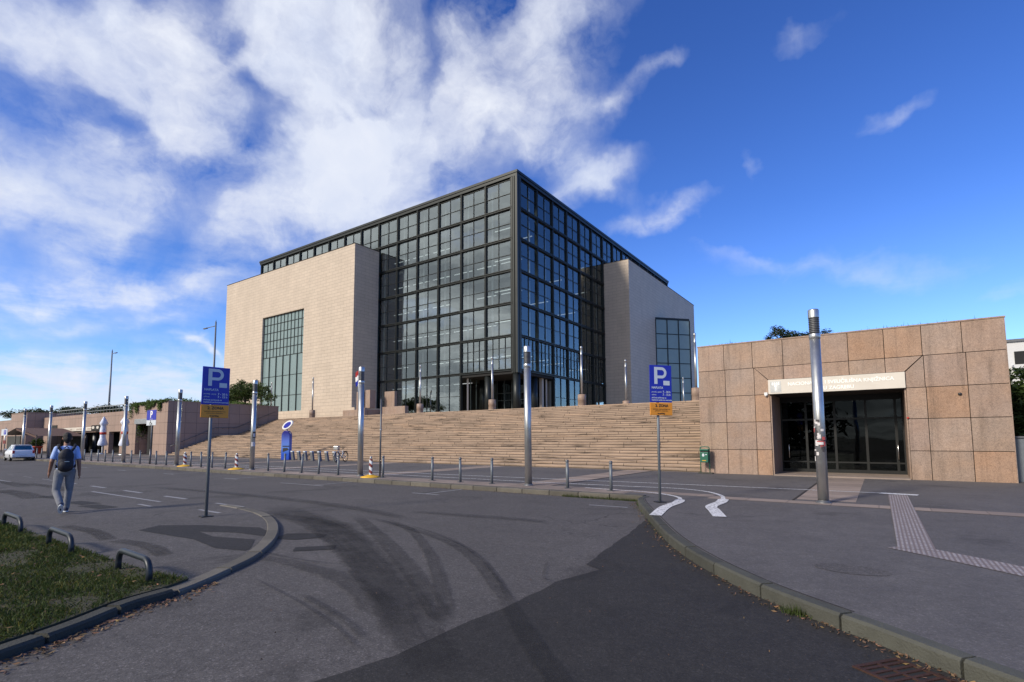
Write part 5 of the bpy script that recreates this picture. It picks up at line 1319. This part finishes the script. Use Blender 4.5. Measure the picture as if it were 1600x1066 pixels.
for sh, el, wr in ((shL,elL,wrL),(shR,elR,wrR)):
    capsule(mb, sh, el, .056, .043); capsule(mb, el, wr, .042, .028)
    h = Vector(wr); d = (Vector(wr)-Vector(el)).normalized(); fwd = Vector((0,1,0))
    pc = h+d*.05; mb.sph(pc, (.026,.046,.058))
    for k in range(4):
        q0 = h+d*.085+fwd*(.030-.020*k); q1 = q0+d*(.040-.004*abs(k-1.4))+fwd*.006; q2 = q1+d*.030+fwd*.012+Vector((-.012 if wr[0] > 0 else .012,0,0))
        capsule(mb, q0, q1, .0115, .011, 8); capsule(mb, q1, q2, .011, .010, 8)
    th = h+d*.03+fwd*.038; capsule(mb, th, th+d*.035+fwd*.022, .011, .010, 8); capsule(mb, th+d*.035+fwd*.022, th+d*.062+fwd*.026, .010, .008, 8)
for hp, kn, an in ((hipL,knL,anL),(hipR,knR,anR)):
    capsule(mb, hp, kn, .082, .055); capsule(mb, kn, an, .052, .038)
remesh(mb.build('body', 'skin', man, recalc=True), .006, 2)
mb = MB()   # t-shirt
mb.sph((0,0,.985), (.172,.125,.10)).sph((0,0,1.08), (.172,.122,.16)).sph((0,.005,1.24), (.183,.122,.19)).sph((0,0,1.37), (.185,.122,.13))
mb.sph((0,.005,1.455), (.10,.075,.045))
for sh, el in ((shL,elL),(shR,elR)):
    e_ = Vector(sh)+(Vector(el)-Vector(sh))*.72; capsule(mb, sh, tuple(e_), .060, .060)
remesh(mb.build('shirt', 'shirt', man), .011, 5)
mb = MB()   # trousers
mb.sph((0,-.005,.93), (.166,.125,.12))
for hp, kn, an in ((hipL,knL,anL),(hipR,knR,anR)):
    capsule(mb, hp, kn, .098, .074); an2 = Vector(kn)+(Vector(an)-Vector(kn))*.98; capsule(mb, kn, tuple(an2), .073, .060)
    for f_ in (.55, .75, .9): q = Vector(kn)+(Vector(an)-Vector(kn))*f_; mb.sph(q, (.069,.069,.026))
remesh(mb.build('trousers', 'jeans', man), .011, 4)
rotL = Matrix.Rotation(R(-48), 3, 'X')
for an, rt in ((anL, rotL), (anR, Matrix.Identity(3))):
    mb = MB(); c = Vector(an); f_ = lambda v: c+(rt @ Vector(v))
    mb.sph(f_((0,.06,-.035)), (.047,.13,.040), rot=rt).sph(f_((0,-.02,-.01)), (.045,.06,.055), rot=rt); sh_ = remesh(mb.build('shoe', 'shoe', man), .008, 3)
    mb = MB(); vs = [f_((.05*math.cos(a_), .055+.135*math.sin(a_), -.072)) for a_ in np.linspace(0, 6.28, 17)[:-1]]+[f_((.05*math.cos(a_), .055+.135*math.sin(a_), -.048)) for a_ in np.linspace(0, 6.28, 17)[:-1]]
    mb.add(vs, [tuple(range(16)), tuple(range(31,15,-1))]+[(k,(k+1)%16,16+(k+1)%16,16+k) for k in range(16)]); mb.build('sole', 'sign_white', sh_)
mb = MB().sph((0,.028,1.695), (.086,.100,.100)).sph((0,-.012,1.64), (.074,.072,.085)).sph((0,-.03,1.59), (.05,.04,.045))
remesh(mb.build('hair', 'hair', man), .009, 3)
bp_ = thing('backpack', "dark navy backpack on the walking man's back", 'backpack', (-14.98, 3.98, IZ), R(75))
mb = MB().sph((0,-.20,1.10), (.145,.085,.17)).sph((0,-.19,1.25), (.143,.08,.185)).sph((0,-.18,1.0), (.14,.08,.085)).sph((0,-.25,1.06), (.11,.055,.11))
remesh(mb.build('bag', 'pack', bp_), .012, 6)
mb = MB()
for s_ in (-1, 1): mb.tube([(s_*.13,-.125,1.43),(s_*.145,-.06,1.50),(s_*.14,.03,1.515),(s_*.135,.115,1.43),(s_*.14,.135,1.25),(s_*.16,.05,1.08),(s_*.16,-.10,1.02)], .022, 8); mb.tube([(s_*.09,-.15,1.38),(s_*.13,-.10,1.45),(s_*.145,-.06,1.495)], .026, 8)
mb.tube([(-.04,-.13,1.44),(0,-.15,1.48),(.04,-.13,1.44)], .012, 6); mb.build('strap', 'red_dark' if 0 else 'pack', bp_)
MB().box(-.02,.06,-.325,-.318,1.14,1.155).build('badge', 'galv', bp_)

# ------------------------------------------------------------------ parked car (rear towards the camera)
car = thing('parked_car', 'small white hatchback parked at the kerb with its rear to the square', 'car', (-58.6, 12.75, 0), R(87)); car.scale = (.9, .9, .93)
st_ = [(0.0,.50,.84,.70),(.05,.32,.92,.80),(.35,.24,.95,.84),(1.0,.20,.94,.855),(2.6,.20,.92,.855),(3.1,.22,.86,.84),(3.55,.28,.76,.78),(3.72,.42,.66,.66)]
vs, fs = [], []
for y_, zl, zt_, hw in st_:
    vs += [(-hw*.9,y_,zl),(-hw,y_,zl+.10),(-hw,y_,zl+(zt_-zl)*.55),(-hw*.965,y_,zt_-.06),(-hw*.90,y_,zt_),(hw*.90,y_,zt_),(hw*.965,y_,zt_-.06),(hw,y_,zl+(zt_-zl)*.55),(hw,y_,zl+.10),(hw*.9,y_,zl)]
n = 10; K = len(st_)
fs = [(i*n+k, i*n+(k+1)%n, (i+1)*n+(k+1)%n, (i+1)*n+k) for i in range(K-1) for k in range(n)]+[tuple(range(n)), tuple(range(K*n-1, (K-1)*n-1, -1))]
mb = MB(); mb.add(vs, fs, 1, 0, True)
roof = [(.22,.93,.76),(.50,1.40,.60),(1.75,1.44,.61),(2.70,.92,.77)]
A = [(-w_,y_,z_) for y_, z_, w_ in roof]; B_ = [(w_,y_,z_) for y_, z_, w_ in roof]
mb.add(A+B_, [(0,1,5,4),(1,2,6,5),(2,3,7,6),(0,3,2,1),(4,5,6,7)], 1, 0)
mb.box(-.57,.57,.38,.60,1.385,1.43)
mb.build('body', 'car', car, bevel=.02)
def glassq(q, nm):
    m_ = MB(); m_.add(q, [(0,1,2,3)]); m_.build(nm, 'car_glass', car, recalc=False)
def on(y0, f): return None
glassq([(-.62,.255,1.0),(.62,.255,1.0),(.535,.455,1.345),(-.535,.455,1.345)], 'rear_window')
for s_ in (-1, 1):
    glassq([(s_*.745,.45,.99),(s_*.75,1.35,.99),(s_*.625,1.32,1.36),(s_*.63,.60,1.36)], 'side_window'); glassq([(s_*.75,1.43,.99),(s_*.752,2.40,.99),(s_*.632,1.80,1.37),(s_*.628,1.42,1.37)], 'side_window')
glassq([(-.68,2.60,1.0),(.68,2.60,1.0),(.56,1.86,1.41),(-.56,1.86,1.41)], 'windscreen')
for s_ in (-1, 1):
    MB().box(min(s_*.60,s_*.77), max(s_*.60,s_*.77), -.005,.12,.66,.93).build('tail_light', 'red', car, bevel=.02)
    for y_ in (.62, 2.95):
        w_ = MB().tube([(s_*.70,y_,.29),(s_*.875,y_,.29)], .29, 22).build('wheel', 'rubber', car, bevel=.02)
        r_ = MB().tube([(s_*.86,y_,.29),(s_*.882,y_,.29)], .18, 14); r_.build('rim', 'galv', w_)
    MB().box(min(s_*.86,s_*1.0), max(s_*.86,s_*1.0), 2.15,2.25,.96,1.08).build('wing_mirror', 'car', car, bevel=.02)
MB().box(-.80,.80,-.07,.10,.34,.56).build('rear_bumper', 'car', car, bevel=.04)
pl = MB().box(-.26,.26,-.082,-.071,.40,.51).build('number_plate', 'sign_white', car)
MB().box(-.5,.5,.0,.03,.27,.335).build('underbody', 'black', car)
MB().tube([(-.05,.2,1.15),(.3,.3,1.05)], .008, 5).build('rear_wiper', 'black', car)

# ------------------------------------------------------------------ sky and sun
SUN_AZ, SUN_EL = R(-18), R(30)       # the sun stands behind the camera, a little to its left (azimuth from -Y towards -X)
sdir = Vector((math.sin(SUN_AZ)*math.cos(SUN_EL), -math.cos(SUN_AZ)*math.cos(SUN_EL), math.sin(SUN_EL)))
sl = bpy.data.lights.new('sun', 'SUN'); sl.energy = 3.8; sl.angle = R(9); sl.color = (1.0, .90, .77)
so = bpy.data.objects.new('sun', sl); COL.objects.link(so); so.rotation_euler = sdir.to_track_quat('Z', 'Y').to_euler()
W = bpy.data.worlds.new('World'); S.world = W; W.use_nodes = True; nt = W.node_tree; nt.nodes.clear(); n = N(nt)
sky = n('ShaderNodeTexSky', sky_type='NISHITA', sun_disc=False, sun_elevation=SUN_EL, sun_rotation=math.atan2(sdir.x, sdir.y), air_density=1.0, dust_density=0.35, ozone_density=2.5, altitude=200)
skc0 = n.mix(1.0, sky.outputs[0], (0.62, 0.97, 1.86), 'MULTIPLY')
D = n('ShaderNodeTexCoord').outputs['Generated']
D = n('ShaderNodeVectorMath', {0: D}, operation='NORMALIZE').outputs[0]
dx, dy, dz = n('ShaderNodeSeparateXYZ', {0: D}).outputs
skc = n('ShaderNodeVectorMath', {0: skc0, 'Scale': n.ramp(dz, [(0.0, 1.0), (0.06, 0.92), (0.3, 0.80), (0.6, 0.72)])}, operation='SCALE').outputs[0]
skc = n('ShaderNodeVectorMath', {0: skc, 'Scale': 1.55}, operation='SCALE').outputs[0]
skc = n.mix(1.0, skc, n.ramp(dz, [(0.0, (1.75, 1.38, 1.04)), (0.12, (1.50, 1.28, 1.02)), (0.38, (1.0, 1.03, 1.0)), (0.7, (0.85, 0.95, 1.0))]), 'MULTIPLY')
pz = n.math('ADD', n.math('MAXIMUM', dz, 0.0), 0.10)
PL = n('ShaderNodeCombineXYZ', {0: n.math('DIVIDE', dx, pz), 1: n.math('DIVIDE', dy, pz), 2: 0.0}).outputs[0]
wn = n('ShaderNodeTexNoise', {'Vector': D, 'Scale': 6.0, 'Detail': 5, 'Roughness': 0.55}).outputs[1]
wv = n('ShaderNodeVectorMath', {0: n('ShaderNodeVectorMath', {0: wn, 1: (.5,.5,.5)}, operation='SUBTRACT').outputs[0], 'Scale': 0.17}, operation='SCALE').outputs[0]
DW = n('ShaderNodeVectorMath', {0: D, 1: wv}, operation='ADD').outputs[0]
blobs = [ # image survey of the clouds: centre, tip of the long axis, half width, strength
 ((110,50),(210,130),45,.75),((270,120),(360,220),58,1.0),((250,30),(330,70),40,.7),((440,70),(530,40),78,1.05),((560,150),(640,230),70,1.0),((520,40),(620,10),50,.9),
 ((240,185),(360,235),32,.7),((490,225),(540,270),40,.8),((560,310),(690,330),62,1.1),((440,355),(530,330),36,.8),((680,360),(730,300),42,.8),((620,250),(680,260),50,.8),
 ((750,130),(850,40),46,1.0),((860,20),(960,-20),36,.8),((800,190),(900,160),48,.85),((860,110),(940,70),30,.45),((860,250),(950,285),28,.55),((900,300),(990,265),20,.6),((1020,105),(1062,83),15,.62),((940,170),(985,150),16,.45),
 ((1055,316),(1110,300),18,.58),((985,350),(1040,332),14,.42),((1390,178),(1450,150),13,.46),((1265,20),(1320,0),16,.30),((1195,250),(1210,275),12,.22),((1360,415),(1640,425),26,.26),((1190,395),(1300,412),10,.2),
 ((130,210),(220,235),36,.55),((70,90),(130,140),36,.35),((250,240),(350,230),38,.55),((60,330),(180,350),36,.55),((140,370),(190,310),34,.55),((60,450),(230,440),26,.55),((250,440),(350,450),16,.5),((120,500),(300,490),14,.35),
 ((150,300),(480,260),230,.13),((445,195),(500,165),26,-.62),((592,148),(632,142),15,-.5),((602,216),(622,210),16,-.8),((368,60),(380,30),18,-.6),((400,140),(440,160),22,-.7),((688,130),(680,240),20,-.62),((545,175),(560,185),10,-.4),((180,190),(240,250),22,-.5),((298,535),(318,540),9,.95),((330,550),(345,560),6,.5),((80,600),(420,590),46,.72),((420,640),(-200,660),36,.75),((30,280),(120,290),40,.4),((330,450),(420,420),40,.4),((200,300),(300,320),40,.35),((700,60),(760,20),40,.6),((650,190),(700,150),50,.6),((1085,560),(1150,560),18,.22),((1590,480),(1640,470),14,.2)]
tot = None
for (c, tip, sw, amp) in blobs:
    cd_ = Vector(ray(*c)).normalized(); td = Vector(ray(*tip)).normalized()-cd_
    td = td-cd_*td.dot(cd_); s1 = td.length; t1 = td.normalized(); t2 = cd_.cross(t1); s2 = sw/F*(cd_.dot(Vector(AF)))
    u = n('ShaderNodeVectorMath', {0: DW, 1: tuple(t1/s1)}, operation='DOT_PRODUCT').outputs['Value']
    v = n('ShaderNodeVectorMath', {0: DW, 1: tuple(t2/s2)}, operation='DOT_PRODUCT').outputs['Value']
    q = n.math('MULTIPLY_ADD', u, u, n.math('MULTIPLY', v, v))
    g = n.math('MULTIPLY', n.math('POWER', 0.42, q), amp)
    tot = g if tot is None else n.math('ADD', tot, g)
ahead = n.ramp(n('ShaderNodeVectorMath', {0: D, 1: tuple(AF)}, operation='DOT_PRODUCT').outputs['Value'], [(0.0, 0.0), (0.15, 1.0)])
tot = n.math('MULTIPLY', n.math('MAXIMUM', n.math('MINIMUM', tot, 1.2), 0.0), ahead)
# grey broken cloud in the half of the sky behind the camera (it shows in the glass)
behind = n.ramp(n('ShaderNodeVectorMath', {0: D, 1: (-.50, -.84, .1)}, operation='DOT_PRODUCT').outputs['Value'], [(0.35, 0.0), (0.62, 1.0)])
bn = n.ramp(n.noise(PL, 0.9, 8, 0.62, 0.4), [(0.36, 0.0), (0.60, 1.0)])
tot = n.math('ADD', tot, n.math('MULTIPLY', behind, n.math('MULTIPLY_ADD', bn, 0.35, 1.35)))
fine = n.noise(PL, 1.7, 9, 0.60, 0.2); soft = n.noise(DW, 9.0, 8, 0.62)
tot = n.math('MULTIPLY', tot, 0.72)
gate = n.math('MULTIPLY', tot, 2.2, clamp=True)
dtl = n.math('ADD', n.math('MULTIPLY_ADD', fine, 1.75, -0.87), n.math('MULTIPLY_ADD', soft, 1.35, -0.67))
dens = n.math('MULTIPLY_ADD', dtl, gate, tot)
cov = n.ramp(dens, [(0.06, 0.0), (0.34, 0.28), (0.66, 0.68), (1.10, 0.96)])
shade = n.noise(DW, 4.0, 5, 0.55)
ccol = n.mix(n.ramp(shade, [(0.35, 0.0), (0.62, 1.0)]), (8.2, 9.0, 11.0), (10.4, 10.8, 11.8))
gr = n.mix(n.ramp(bn, [(0.2, 0.0), (0.9, 1.0)]), (13.5, 13.8, 13.6), (5.6, 5.9, 6.0))
ccol = n.mix(behind, ccol, gr)
fin = n.mix(cov, skc, ccol)
bg = n('ShaderNodeBackground', {0: fin, 1: 0.085})
n('ShaderNodeOutputWorld', {0: bg.outputs[0]})
S.view_settings.view_transform = 'Standard'; S.view_settings.look = 'None'; S.view_settings.exposure = 0.0; S.view_settings.gamma = 1.0
S.render.engine = 'CYCLES'
S.cycles.max_bounces = 6; S.cycles.transparent_max_bounces = 12
